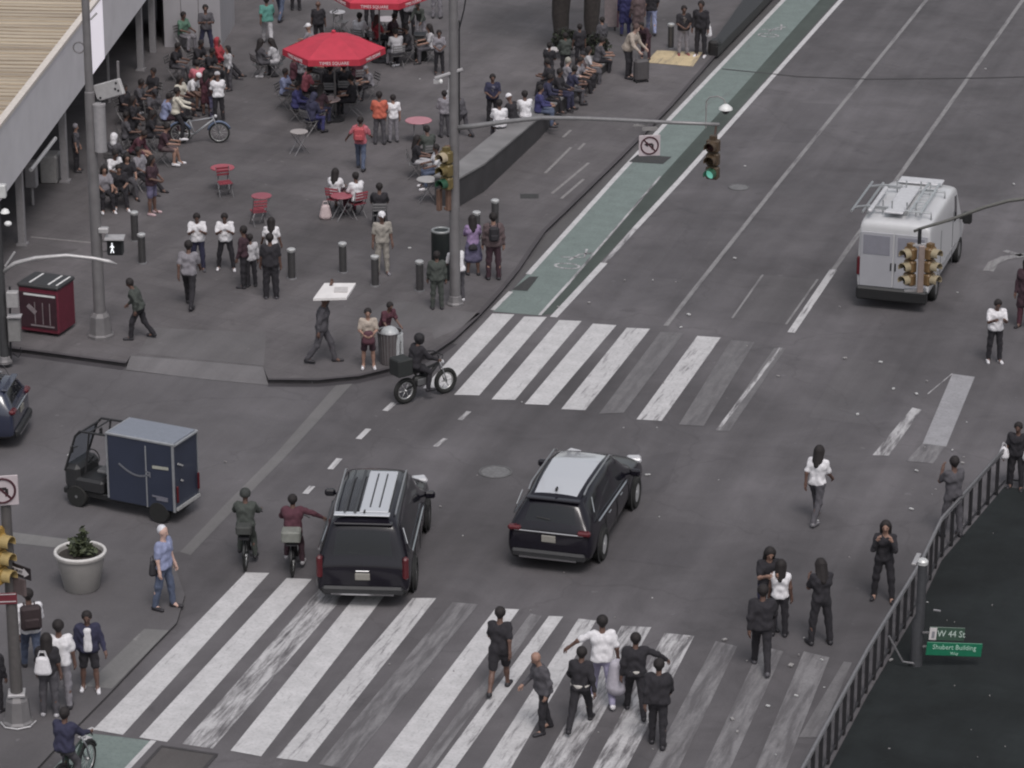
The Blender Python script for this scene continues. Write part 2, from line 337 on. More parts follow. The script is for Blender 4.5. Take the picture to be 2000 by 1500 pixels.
def person(x, y, head, pose, face, top, bot, hair, skin, label, sleeve='short', low='long', shoe='K', z=.12, seat=None, fem=False, fat=1.0, group=None, at=None, long=0.0, hairc='#1d1819', ext=None, yaw=0, height=None):
    P = dict(POSE[pose]); P.update(ext or {})
    g = np.array(at, float) if at is not None else G(x, y, z)
    h = height or 1.72
    if head is not None and height is None: h = min(1.93, max(1.5, (ZAT(g, head) - g[2]) * .985 / math.cos(rad(max(P['lean'], 0) * .6))))
    sc = h / 1.725
    TH, SHN, ANK = .43, .42, .085
    sits = seat is not None
    def leg(a): f, k, ab = a; return math.cos(rad(f)) * TH + math.cos(rad(f - k)) * SHN
    hz = (seat / sc + .1) if sits else max(leg(P['L']), leg(P['R'])) + ANK
    pel = np.array([0, 0, hz]); l = rad(P['lean']); up = np.array([0, -math.sin(l), math.cos(l)]); fw = np.array([0, -math.cos(l), -math.sin(l)]); sx = np.array([1., 0, 0])
    sw = .165 if fem else .185; F_ = fat * (.92 if fem else 1)
    waist = pel + up * .18; chest = pel + up * .35; neck = pel + up * .5; hp = rad(P['hp']) + l * .35; hu = np.array([0, -math.sin(hp), math.cos(hp)]); hf = np.array([0, -math.cos(hp), -math.sin(hp)])
    hy = rad(yaw); hs = sx * math.cos(hy) + hf * math.sin(hy); hf = hf * math.cos(hy) - sx * math.sin(hy)
    hc = neck + up * .05 + hu * .125
    J = {}
    for sd, n in ((1, 'L'), (-1, 'R')):
        f, k, ab = P[n]; f, k, ab = rad(f), rad(k), rad(ab); hip = pel + sx * sd * .085 - np.array([0, 0, .01])
        d1 = np.array([sd * math.sin(ab), -math.sin(f), -math.cos(f)]); d1 /= np.linalg.norm(d1); d2 = np.array([sd * math.sin(ab) * .5, -math.sin(f - k), -math.cos(f - k)]); d2 /= np.linalg.norm(d2)
        knee = hip + d1 * TH; ank = knee + d2 * SHN
        a, b, e, inn = P[n + 'A']; a, b, e = rad(a), rad(b), rad(e); sh = neck + sx * sd * sw - up * .045
        u1 = sx * sd * math.sin(b) + fw * math.sin(a) * math.cos(b) - up * math.cos(a) * math.cos(b); u2 = sx * sd * (math.sin(b) - inn) + fw * math.sin(a + e) - up * math.cos(a + e); u2 /= np.linalg.norm(u2)
        el = sh + u1 * .285; wr = el + u2 * .25
        J[n] = (hip, knee, ank, sh, el, wr, u2, sd)
    cos_sk = mat('skin', SKIN[skin], .6, 0, .05); eye = mat('eye', (.02, .015, .012), .3, 0, 0); lip = mat('lips', tuple(q * .6 for q in lin(SKIN[skin])), .6, 0, 0)
    b = SDF()
    def torso(S, o, lo=-.02, hi=.5):
        for sd in (1, -1):
            S.cap(pel + sx * sd * .07 * F_, waist + sx * sd * .055 * F_, .112 * F_ + o, .098 * F_ + o); S.cap(waist + sx * sd * .055 * F_, chest + sx * sd * .085, .098 * F_ + o, .108 * F_ ** .5 + o)
            S.cap(chest + sx * sd * .08, neck + sx * sd * (sw - .055) - up * .055, .105 + o, .062 + o)
        S.cap(chest - sx * .07, chest + sx * .07, .108 + o); S.cap(pel - sx * .06, pel + sx * .06, .11 * F_ + o)
    torso(b, 0); b.cap(neck - up * .03, hc - hu * .05, .056, .05)
    b.cap(hc + hu * .02 - hf * .012, hc + hu * .03 - hf * .012, .092); b.cap(hc + hf * .02 - hu * .02, hc + hf * .03 - hu * .065, .066, .05); b.cap(hc + hf * .09 - hu * .01, hc + hf * .105 - hu * .03, .014, .016, .02)
    for n in 'LR':
        hip, knee, ank, sh, el, wr, u2, sd = J[n]
        b.cap(hip, knee, .082, .055); b.cap(knee, ank, .055, .038); b.cap(knee * .68 + ank * .32 + np.array([0, .012, 0]), knee * .5 + ank * .5 + np.array([0, .01, 0]), .054, .046); b.cap(ank, ank + np.array([0, -.1, -.045]), .04, .035)
        b.cap(sh, el, .05, .04); b.cap(el, wr, .04, .028); b.cap(wr, wr + u2 * .075, .03, .034)
        b.cap(hc + hs * sd * .09, hc + hs * sd * .092 - hu * .02, .018, .014, .02)
    V, F = b.mesh(); ex = MB()
    for n in 'LR':
        hip, knee, ank, sh, el, wr, u2, sd = J[n]; pe = wr + u2 * .095; w = np.cross(u2, sx); nw = np.linalg.norm(w); w = w / nw if nw > .2 else fw; q = np.cross(w, u2); q /= np.linalg.norm(q)
        inw = -sx * sd; inw = inw - u2 * (inw @ u2); inw /= max(np.linalg.norm(inw), .1)
        for k_, (o, ln) in enumerate(((-.027, .062), (-.009, .076), (.009, .07), (.026, .055))):
            r0 = pe + w * o - u2 * .01; r1 = r0 + u2 * ln * .5 + inw * .008; r2 = r1 + u2 * ln * .34 + inw * .03
            ex.tube([r0, r1, r2], [.0105, .009, .007], 5)
        t0 = wr + u2 * .035 + w * -.026; t1 = t0 - w * .03 + u2 * .03 + inw * .012; t2 = t1 + u2 * .03 + inw * .012; ex.tube([t0, t1, t2], [.013, .011, .008], 5)
    for sd in (1, -1): ex.ell(hc + hs * sd * .034 + hf * .082 + hu * .012, (.013, .013, .009), 6, 1)
    ex.ell(hc + hf * .082 - hu * .058, (.024, .012, .008), 6, 2)
    root = meshobj('person', V, F, [cos_sk, eye, lip], None, ex)
    root.location = g; root.rotation_euler = (0, 0, s_ + rad(face)); root.scale = (sc, sc, sc); tag(root, label, 'person', group)
    # clothing
    ph = rng.uniform(0, 6, 6)
    def crease(V, a=.0075):
        w = np.sin(V[:, 2] * 31 + ph[0] + 2.2 * np.sin(V[:, 0] * 17 + ph[1]) + 1.7 * np.sin(V[:, 1] * 19 + ph[2])); w2 = np.sin(V[:, 0] * 43 + ph[3] + 2 * np.sin(V[:, 2] * 15 + ph[4])); c0 = V[:, :2] - np.round(V[:, :2] / .34) * .34 * 0
        q = V.copy(); n = c0 / np.maximum(np.linalg.norm(c0, axis=1, keepdims=True), .03); q[:, :2] += n * (w * a + w2 * a * .5)[:, None]; q[:, 2] += w2 * a * .5; return q
    if top:
        S = SDF(); o = .016 if sleeve != 'coat' else .03; torso(S, o)
        for n in 'LR':
            hip, knee, ank, sh, el, wr, u2, sd = J[n]
            if sleeve == 'none': S.cap(neck + sx * sd * (sw - .05) - up * .05, sh - (sh - el) * .06, .06, .06)
            elif sleeve == 'short': S.cap(sh, sh + (el - sh) * .78, .066, .066)
            else: S.cap(sh, el, .064 + (o - .016) * .6, .055 + (o - .016) * .5); S.cap(el, wr - u2 * .02, .055, .044)
            if long and not sits: S.cap(pel + sx * sd * .07, pel + sx * sd * .085 + (knee - hip) * long + np.array([0, 0, -.02]), .122 * F_, .12 * F_)
            elif long and sits: S.cap(pel + sx * sd * .06, hip + (knee - hip) * long, .11, .1)
        if not long: S.cut.append((-up, -(pel @ up) + .06))
        V, F = S.mesh(); V = crease(V); meshobj({'coat': 'jacket', 'long': 'jacket', 'none': 'vest'}.get(sleeve, 'shirt') if long < .4 else 'dress', V, F, fab(top), root)
    if bot:
        S = SDF(); S.cap(pel - sx * .06, pel + sx * .06, .122 * F_); fl = {'long': .014, 'slim': .008, 'wide': .03}.get(low, .02)
        for n in 'LR':
            hip, knee, ank = J[n][:3]; S.cap(pel + sx * J[n][7] * .06, hip + (knee - hip) * .1, .118 * F_, .1)
            if low == 'shorts': S.cap(hip, hip + (knee - hip) * .86, .098, .088); 
            elif low == 'skirt': S.cap(hip, hip + (knee - hip) * .95, .112, .15); S.cap(pel, (J['L'][1] + J['R'][1]) / 2, .11, .14)
            else: S.cap(hip, knee, .086 + fl, .06 + fl); S.cap(knee, knee + (ank - knee) * .97, .06 + fl, .045 + fl)
        S.cut.append((up, pel @ up + .1)); V, F = S.mesh(); V = crease(V, .006); meshobj({'shorts': 'shorts', 'skirt': 'skirt'}.get(low, 'trousers'), V, F, fab(bot), root)
    for n in 'LR':
        hip, knee, ank, sd = J[n][0], J[n][1], J[n][2], J[n][7]; dn = np.array([0, 0, -.045]); tl = np.array([sd * .03, -.17, -.052])
        S = SDF(); S.cap(ank + np.array([0, .03, -.04]), ank + tl, .05, .042, .02); S.cap(ank, ank + dn, .046, .048, .02); S.cut.append((np.array([0, 0, -1.]), -(ank[2] - .085))); V, F = S.mesh(.019); meshobj('shoe', V, F, mat('shoe_leather', C.get(shoe, shoe), .6, 0, .08), root)
    if hair != 'bald':
        S = SDF(); hk = hair.split(':'); kind = hk[0]; hcx = C.get(hk[1], hk[1]) if len(hk) > 1 else hairc; nm = 'hair'
        if kind in ('short', 'long', 'bun'):
            S.cap(hc + hu * .035 - hf * .018, hc + hu * .04 - hf * .02, .1); S.cap(hc - hf * .045 + hu * .01, hc - hf * .04 - hu * .05, .075, .055)
            for sd in (1, -1): S.cap(hc + hs * sd * .06 + hu * .03, hc + hs * sd * .068 - hu * .01 - hf * .02, .04, .03)
            if kind == 'long':
                S.cap(hc - hf * .05, neck - fw * .1 - up * .12, .085, .06)
                for sd in (1, -1): S.cap(hc + hs * sd * .07 - hf * .02, neck + sx * sd * .08 - fw * .07 - up * .08, .05, .04)
            if kind == 'bun': S.cap(hc - hf * .1 + hu * .08, hc - hf * .1 + hu * .09, .05)
            S.cut.append((hf, hc @ hf + .07))
        elif kind == 'cap':
            nm = 'cap'; S.cap(hc + hu * .04 - hf * .01, hc + hu * .045 - hf * .01, .105); S.cut.append((-hu, -(hc @ hu) - .02)); S.cap(hc + hf * .09 + hu * .045, hc + hf * .155 + hu * .03, .03, .022, .02)
        elif kind == 'helmet': nm = 'helmet'; S.cap(hc + hu * .035 - hf * .02, hc + hu * .045 - hf * .0, .125); S.cut.append((-hu, -(hc @ hu) + .02))
        elif kind == 'fullhelmet': nm = 'helmet'; S.cap(hc + hu * .02, hc - hu * .03 + hf * .02, .135, .12)
        elif kind == 'hood':
            nm = 'hood'; S.cap(hc + hu * .03 - hf * .025, hc - hu * .03 - hf * .03, .118, .11); S.cap(hc - hu * .06 - hf * .03, neck - fw * .03, .09, .1); S.cut.append((hf, hc @ hf + .045))
        V, F = S.mesh(.02); meshobj(nm, V, F, mat('hair' if nm == 'hair' else nm + '_cloth', hcx, .8, 0, .2, 30), root)
    root['_n'] = 0; del root['_n']
    return root, dict(pel=pel * sc, J=J, up=up, fw=fw, neck=neck * sc, chest=chest * sc, hc=hc * sc, sc=sc, g=g, rz=s_ + rad(face))
def wpt(inf, v):
    q = Matrix.Rotation(inf['rz'], 3, 'Z') @ Vector(v); return Vector(inf['g']) + q
def backpack(inf, label, col, size=(.3, .17, .44)):
    r = thing('backpack', label, 'backpack', wpt(inf, inf['chest'] - inf['fw'] * (.13 + size[1] / 2) - np.array([0, 0, .06])), inf['rz'])
    m = mat('bag_nylon', C.get(col, col), .8, 0, .15, 20); MB().box((0, 0, 0), size, bev=.05).build('pack', m, r); MB().box((0, size[1] / 2 + .02, -.08), (size[0] * .75, .06, size[2] * .4), bev=.025).build('pocket', m, r)
    for sd in (1, -1): MB().tube([(sd * .1, -size[1] / 2, .2), (sd * .11, -size[1] / 2 - .12, .24), (sd * .12, -size[1] / 2 - .27, .12), (sd * .12, -size[1] / 2 - .2, -.12)], .017, 6).build('strap', m, r)
    return r
def sack(loc, rz, label, col, size=(.3, .14, .34), cat='bag', name='carrier_bag', handle=True):
    r = thing(name, label, cat, loc, rz); m = mat('bag_cloth', C.get(col, col), .75, 0, .1, 16, .4); S = SDF(); w, d, h = size
    for q in np.linspace(-1, 1, 4): S.cap((q * (w / 2 - d / 2), 0, d / 2), (q * (w / 2 - d / 2) * .8, 0, h - d * .3), d / 2, d * .3, .08)
    V, F = S.mesh(.025); meshobj('bag_body', V, F, m, r)
    if handle:
        for q in (-.03, .03): MB().tube([(-w * .25, q, h * .95), (-w * .15, q, h + .12), (w * .15, q, h + .12), (w * .25, q, h * .95)], .009, 5).build('handle', m, r)
    return r
# ---------------------------------------------------------------- the setting
PZ = .12
asph = ground_mat('asphalt', (.091, .0850, .0905), stains=.4, blot=.24); asphalt_c = (.092, .086, .0915)  # broad asphalt blotches also paint in soft patches of light
plz = ground_mat('plaza_paving', (.104, .096, .1), streak=.1, rot=.5, stains=.4, blot=.26, cracks=False, joints=True)
side = ground_mat('painted_sidewalk', (.098, .092, .097), streak=.06, stains=.3, cracks=False)
cross = ground_mat('cross_street_asphalt', (.1, .094, .1), streak=.1, rot=PI / 2, stains=.2)
kerbM = mat('steel_kerb_painted_shade', (.034, .031, .034), .7, 0, .25, 4)  # steel kerb face, its shade painted into the dark colour
green = paint_mat('bike_lane_green', (.152, .186, .177), (.108, .116, .116), .14, .9)
buff = ground_mat('buffer_green_asphalt', (.060, .072, .066), stains=.2, cracks=False)
pw = paint_mat('road_paint', (.47, .46, .47), asphalt_c, .12, 3.4); pw1 = paint_mat('road_paint_scuffed', (.45, .44, .45), asphalt_c, .26, 3.0)
pw2 = paint_mat('road_paint_worn', (.42, .41, .42), asphalt_c, .46, 2.6); pw3 = paint_mat('road_paint_faded', (.19, .183, .19), asphalt_c, .5, 2.0); pw4 = paint_mat('road_paint_ghost', (.138, .132, .137), asphalt_c, .42, 2.0)
thin = paint_mat('lane_line_paint', (.215, .208, .212), asphalt_c, .32, 2.0)
gnd = MB(); gnd.poly([(-500, -100, 0), (500, -100, 0), (500, 900, 0), (-500, 900, 0)]); struct('ground', gnd, asph)
def gp(pts, z): return [tuple(G(a, b, z)) for a, b in pts]
# cross street, left of the line where the two asphalts meet
cs = MB(); cs.poly(gp([(-700, 640), (0, 690), (250, 725), (520, 752), (672, 748), (620, 808), (520, 912), (430, 1003), (362, 1075), (300, 1090), (0, 1060), (-700, 960)], .004)); struct('cross_street', cs, cross)
sm = MB(); sm.poly(gp([(660, 748), (690, 747), (560, 890), (452, 1000), (372, 1084), (352, 1078), (440, 985), (540, 885)], .006)); struct('street_seam', sm, ground_mat('pale_asphalt_seam', (.135, .13, .132), cracks=False))
# plaza slab with its kerb
kerb = [(-900, 560), (-300, 640), (0, 676), (60, 683), (246, 708), (256, 694), (400, 706), (514, 716), (524, 740), (620, 741), (700, 733), (790, 711), (850, 684), (885, 660), (930, 618), (975, 569), (1010, 526), (1040, 481), (1062, 450), (1100, 414), (1210, 307), (1310, 205), (1395, 108), (1480, 18)]
kw = [tuple(G(a, b, PZ)[:2]) for a, b in kerb]; kx = kw[-1][0]; kw += [(kx, 170), (kx, 300)]
pl = MB(); pl.prism(kw + [(-300, 300), (-300, kw[0][1])], -.05, PZ, 0, 1); struct('plaza', pl, [plz, kerbM])
def strip(pts, w, z):                # a band that follows a line of ground points
    P = [Vector((q[0], q[1], 0)) for q in pts]; L = []; R_ = []
    for i, q in enumerate(P):
        t = (P[min(i + 1, len(P) - 1)] - P[max(i - 1, 0)]).normalized(); n = Vector((-t.y, t.x, 0)); L.append(q + n * w / 2); R_.append(q - n * w / 2)
    return [(tuple((L[i].x, L[i].y, z)), (R_[i].x, R_[i].y, z), (R_[i + 1].x, R_[i + 1].y, z), (L[i + 1].x, L[i + 1].y, z)) for i in range(len(P) - 1)]
kb = MB()
KI = [i for i, q in enumerate(kerb) if q in ((246, 708), (524, 740))]
for q in strip(kw[:KI[0] + 1], .13, PZ + .004) + strip(kw[KI[1]:], .13, PZ + .004): kb.poly(q)
struct('kerb', kb, ground_mat('kerb_stone', (.066, .06, .065), cracks=False))
rp = MB(); rp.poly([tuple(G(a, b, z)) for a, b, z in [(255, 693, .121), (400, 705, .121), (515, 715, .121), (524, 752, .012), (390, 740, .012), (246, 722, .012)]]); gd = MB()
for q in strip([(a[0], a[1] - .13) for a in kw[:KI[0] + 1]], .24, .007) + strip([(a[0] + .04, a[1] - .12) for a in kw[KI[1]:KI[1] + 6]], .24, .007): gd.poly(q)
struct('kerb_shadow_strip', gd, ground_mat('painted_gutter_shadow', (.05, .046, .051), cracks=False))  # dark strips paint the gutter shadow along the kerb foot
struct('kerb_ramp', rp, ground_mat('ramp_concrete', (.125, .119, .124), cracks=False, stains=.15))
lp = MB(); lp.poly(gp([(752, 592), (832, 588), (848, 600), (938, 612), (900, 640), (848, 662), (842, 640), (742, 636), (722, 612)], PZ + .004)); lp.poly(gp([(300, 640), (520, 650), (515, 714), (405, 704), (270, 690)], PZ + .004)); struct('plaza_panels', lp, ground_mat('pale_plaza_panel', (.108, .102, .106), cracks=False, stains=.1))
ln = MB()
for a, b, c, d in [(60, 463, 178, 474), (1065, 338, 1115, 288), (1078, 378, 1150, 318), (1130, 292, 1142, 280), (1096, 388, 1140, 350), (1100, 268, 1115, 254)]:
    for q in strip([G(a, b, PZ), G(c, d, PZ)], .09, PZ + .004): ln.poly(q)
struct('plaza_lines', ln, mat('pale_stone_strip', (.2, .19, .19), .8, 0, .2))
gr = MB()
for a, b, w, h in [(1034, 383, 36, 9), (1216, 308, 0, 0)]:
    if w: gr.poly(gp([(a - w / 2, b - h / 2), (a + w / 2, b - h / 2), (a + w / 2, b + h / 2), (a - w / 2, b + h / 2)], PZ + .004))
gr.poly(gp([(1034, 540), (1052, 540), (1030, 568), (1000, 566)], .012)); gr.poly(gp([(1245, 302), (1312, 306), (1295, 320), (1228, 316)], .012)); struct('drain_grates', gr, mat('iron_grate', (.05, .05, .05), .7, .3, .3, 30))
mt = MB(); mt.prism([tuple(G(a, b, PZ)[:2]) for a, b in [(1283, 99), (1372, 103), (1354, 130), (1262, 122)]], PZ, PZ + .016); tag(mt.build('tactile_mat', paint_mat('tactile_yellow', (.50, .40, .25), (.16, .14, .12), .3, 2.5)), 'tan tactile paving mat at the kerb crossing near the top', 'paving mat')
# left foreground corner
sw_px = [(-500, 985), (30, 1046), (180, 1064), (300, 1078), (342, 1106), (361, 1162), (345, 1216), (300, 1262), (215, 1352), (128, 1440), (-20, 1600), (-500, 1800)]
sp = MB(); sp.prism([tuple(G(a, b, .06)[:2]) for a, b in sw_px], -.05, .06, 0, 1); struct('sidewalk', sp, [side, mat('dark_kerb_stone', (.045, .042, .045), .8, 0, .2)])
se = MB(); se.poly(gp([(-200, 1014), (30, 1040), (140, 1054), (132, 1072), (20, 1060), (-200, 1036)], .066)); se.poly(gp([(282, 1228), (330, 1231), (218, 1345), (166, 1340)], .066)); struct('sidewalk_edge', se, ground_mat('pale_corner_concrete', (.15, .146, .146), cracks=False, stains=.1))
# bike lane
bl = MB(); bl.poly(gp([(962, 608), (1307, 236), (1531, 0), (1600, -72), (1672, -72), (1601, 0), (1433, 189), (1287, 350), (1217, 430), (1130, 528), (1056, 616)], .004)); bl.poly(gp([(172, 1432), (242, 1440), (302, 1448), (210, 1545), (60, 1545)], .004)); struct('bike_lane', bl, green)
bf = MB(); bf.poly(gp([(1056, 616), (1130, 528), (1217, 430), (1287, 350), (1433, 189), (1601, 0), (1672, -72), (1700, -72), (1634, 0), (1320, 352), (1080, 612)], .006)); struct('bike_lane_buffer', bf, buff)
gut = MB(); gut.poly(gp([(940, 628), (1012, 540), (1064, 462), (1215, 318), (1400, 112), (1490, 18), (1527, 0), (1305, 232), (958, 606)], .004)); struct('gutter', gut, ground_mat('gutter_asphalt', (.088, .084, .086)))
pa = MB(); [pa.poly(gp(q, .003), k_) for q, k_ in (([(1492, 537), (1597, 546), (1535, 634), (1430, 622)], 0), ([(1180, 905), (1330, 880), (1300, 960), (1230, 968)], 1), ([(1360, 420), (1420, 424), (1330, 545), (1268, 540)], 1), ([(1650, 700), (1760, 712), (1690, 830), (1580, 815)], 0), ([(1560, 200), (1640, 204), (1590, 280), (1506, 276)], 1), ([(420, 800), (520, 806), (470, 868), (368, 862)], 1), ([(1240, 1010), (1420, 1030), (1350, 1110), (1180, 1090)], 1))]; struct('asphalt_patches', pa, [ground_mat('old_asphalt_patch', (.098, .092, .097)), ground_mat('fresh_asphalt_patch', (.083, .0775, .083))])
lm = MB()
def line(pts, w, m, z=.010):
    for q in strip([G(a, b) for a, b in pts], w, z): lm.poly(q, m)
line([(962, 606), (998, 570)], .13, 1); line([(1032, 536), (1200, 350), (1307, 234), (1531, 0), (1600, -72)], .16, 0)
line([(1081, 620), (1180, 514)], .2, 0); line([(1180, 514), (1240, 447)], .16, 2); line([(1240, 447), (1330, 350), (1643, 0), (1710, -72)], .17, 0)
line([(1054, 616), (1112, 552)], .09, 1); line([(1112, 552), (1290, 345)], .07, 2)
line([(1300, 637), (1400, 510), (1510, 371), (1804, 7), (1870, -72)], .13, 3); line([(1628, 527), (1762, 336), (1993, 7), (2050, -72)], .14, 3); line([(1545, 650), (1628, 527)], .2, 1)
line([(1430, 622), (1490, 537)], .06, 3); line([(1535, 634), (1597, 546)], .06, 3); line([(1525, 680), (1402, 840)], .1, 2)
for a, b, c, d in [(770, 787, 752, 803), (720, 838, 700, 858), (663, 896, 645, 917), (610, 950, 596, 965)]: line([(a, b), (c, d)], .15, 1)
for a, b, c, d in [(916, 804, 898, 821), (870, 857, 850, 873)]: line([(a, b), (c, d)], .13, 2)
line([(1860, 730), (1812, 770)], .03, 2); line([(1930, 530), (1940, 514), (1962, 504), (2014, 497)], .3, 3); line([(1962, 490), (1996, 500)], .2, 3)
line([(300, 1447), (208, 1545)], .12, 1); line([(172, 1424), (182, 1428)], .2, 0); line([(160, 1444), (172, 1438)], .25, 1)
line([(1410, 135), (1560, 150), (1690, 155), (1900, 153), (2060, 149)], .1, 5)
for cx, cy, w in [(1502, 68, .35), (1110, 518, .35)]:     # bicycle symbols
    c = G(cx, cy)
    for k in range(14):
        for off in (0.0,):
            a0, a1 = 2 * PI * k / 14, 2 * PI * (k + 1) / 14
            for q in strip([(c[0] + w * math.cos(a0), c[1] + .62 * w * math.sin(a0) - .1), (c[0] + w * math.cos(a1), c[1] + .62 * w * math.sin(a1) - .1)], .08, .012): lm.poly(q, 2)
    for q in strip([(c[0] - .1, c[1] + .4), (c[0] + .05, c[1] + 1.0), (c[0] + .35, c[1] + 1.2)], .09, .012): lm.poly(q, 2)
    for q in strip([(c[0] - .4, c[1] + .6), (c[0] + .25, c[1] + .75), (c[0] + .1, c[1] + 1.5)], .07, .012): lm.poly(q, 2)
struct('lane_markings', lm, [pw, pw1, pw2, thin, pw3, mat('tar_crack', (.04, .038, .04), .9, 0, .2)])
cw = MB()
def stripe(tl, tr, br, bl_, m): cw.poly(gp([tl, tr, br, bl_], .008), m)
for tl, tr, br, b, m in [((962, 612), (1005, 614), (868, 762), (826, 758), 0), ((1024, 618), (1068, 619), (936, 772), (887, 771), 0), ((1092, 625), (1136, 627), (1006, 781), (960, 780), 0), ((1158, 632), (1204, 635), (1071, 791), (1025, 789), 0), ((1224, 640), (1270, 642), (1143, 801), (1096, 799), 1),
    ((1290, 648), (1336, 650), (1218, 806), (1170, 808), 4), ((1362, 656), (1408, 659), (1292, 822), (1243, 819), 1), ((1428, 664), (1474, 668), (1374, 832), (1326, 829), 4), ((1512, 680), (1535, 680), (1424, 842), (1398, 842), 4), ((1860, 730), (1904, 736), (1848, 872), (1802, 866), 5), ((1782, 796), (1800, 800), (1736, 890), (1704, 889), 2), ((1802, 866), (1848, 872), (1822, 905), (1770, 900), 3)]: stripe(tl, tr, br, b, m)
for tl, tr, br, b, m in [((480, 1118), (526, 1119), (240, 1435), (182, 1425), 0), ((560, 1129), (609, 1131), (326, 1449), (272, 1440), 0), ((632, 1140), (688, 1146), (415, 1462), (356, 1453), 2), ((706, 1150), (755, 1158), (510, 1477), (450, 1466), 0), ((806, 1168), (852, 1168), (600, 1488), (540, 1480), 1), ((884, 1176), (934, 1180), (676, 1502), (622, 1492), 3),
    ((968, 1188), (1014, 1190), (786, 1510), (728, 1502), 0), ((1036, 1198), (1058, 1203), (826, 1525), (800, 1521), 3), ((1072, 1203), (1100, 1204), (866, 1532), (834, 1526), 1), ((1130, 1208), (1164, 1212), (968, 1552), (914, 1545), 1), ((1214, 1222), (1272, 1225), (1086, 1560), (1024, 1555), 2), ((1298, 1236), (1356, 1242), (1190, 1566), (1126, 1560), 2), ((1398, 1252), (1440, 1262), (1290, 1575), (1230, 1570), 3), ((1486, 1262), (1530, 1272), (1390, 1580), (1340, 1575), 3), ((1570, 1272), (1620, 1284), (1500, 1590), (1440, 1585), 3), ((1648, 1292), (1664, 1294), (1600, 1440), (1560, 1440), 4)]: stripe(tl, tr, br, b, m)
struct('crosswalk_markings', cw, [pw, pw1, pw2, pw3, pw4, paint_mat('road_paint_grey', (.27, .265, .28), asphalt_c, .1, 2.0)])
def ucover(px, py, r, label, lw=.02):
    t = thing('manhole_cover', label, 'manhole', tuple(G(px, py)), 0, 'round covers in the roadway'); MB().lathe([(0, .012), (r * .86, .012)], 28).build('lid', mat('worn_iron', (.15, .147, .15), .6, .2, .25, 12), t); MB().lathe([(r * .88, .004), (r * .88, .016), (r, .014), (r, .004)], 28).build('rim', mat('iron_rim', (.11, .108, .11), .7, .2, .2), t)
ucover(968, 922, .4, 'round manhole cover in the road between the two black cars'); ucover(1443, 366, .32, 'round manhole cover in the avenue lane near the hanging signal')
t = thing('utility_cover', 'rectangular utility cover outlined in the road below the zebra stripes', 'utility cover', tuple(G(350, 1488)), 0)
MB().box((0, 0, .006), (1.1, .9, .012)).build('lid', ground_mat('cover_asphalt', (.085, .078, .078), cracks=False), t); f = MB(); [f.box(c, d) for c, d in [((0, .49, .008), (1.2, .07, .02)), ((0, -.49, .008), (1.2, .07, .02)), ((.58, 0, .008), (.07, .9, .02)), ((-.58, 0, .008), (.07, .9, .02))]]; f.build('frame', mat('dark_iron', (.05, .046, .048), .7, .2, .2), t)
# dark ground behind the barrier
dk = MB(); dk.poly(gp([(1962, 950), (4200, 1260), (4600, 2200), (1440, 1830), (1506, 1712), (1575, 1584), (1694, 1359), (1799, 1181), (1839, 1095)], .02)); struct('dark_pavement', dk, ground_mat('dark_green_surface', (.012, .0148, .0155), cracks=False, rough=.9, stains=.5, blot=.45, joints=True))
# litter
lt = MB(); LR = random.Random(8)
for px, py in [(440, 903), (133, 890), (1790, 920), (1880, 905), (610, 747), (1275, 548), (1320, 552), (1220, 548), (1150, 592), (1435, 505), (1650, 700), (1720, 708), (1520, 735), (1790, 770), (1810, 745), (1640, 600), (1870, 572), (1980, 360), (1925, 135), (1455, 325), (1595, 1018), (1265, 928), (1500, 1265), (1560, 1280), (1545, 1300), (1605, 1290), (1555, 1360), (1415, 1250), (1780, 995), (820, 155), (1135, 60), (300, 180), (1740, 1290), (1330, 640), (1345, 615), (1090, 600), (800, 485), (860, 990), (1440, 1430), (1430, 1405), (1500, 1380), (1860, 880), (1675, 810), (1745, 760)]:
    c = G(px, py, PZ if (px < 1000 and py < 740 and px < 1500) else .02); s = LR.uniform(.025, .06); a = LR.uniform(0, 6); z = c[2] + .006; lt.box((c[0], c[1], z + .012), (s * 2, s * LR.uniform(.7, 1.5), .024), a, LR.choice([0, 0, 1]), ('X', LR.uniform(-.2, .2)))
for k in range(12):
    px, py = LR.uniform(1660, 1995), LR.uniform(1000, 1495)
    if px < 1700 + (1480 - py) * .45: continue
    c = G(px, py, .03); s = LR.uniform(.008, .024); lt.box((c[0], c[1], .034), (s * 2, s, .02), LR.uniform(0, 6), LR.choice([1, 1, 1]))
for k in range(46):
    px, py = LR.uniform(650, 1900), LR.uniform(560, 1490)
    if py < 1000 and px < 900: continue
    c = G(px, py, .012); s = LR.uniform(.008, .03); lt.box((c[0], c[1], .02), (s * 2, s, .015), LR.uniform(0, 6), LR.choice([0, 1]))
tag(lt.build('litter', [mat('white_paper', (.42, .42, .42), .8, 0, .1), mat('grey_scraps', (.25, .24, .24), .8, 0, .2)]), 'scraps of white paper and trash scattered on the road', 'litter', None, 'stuff')
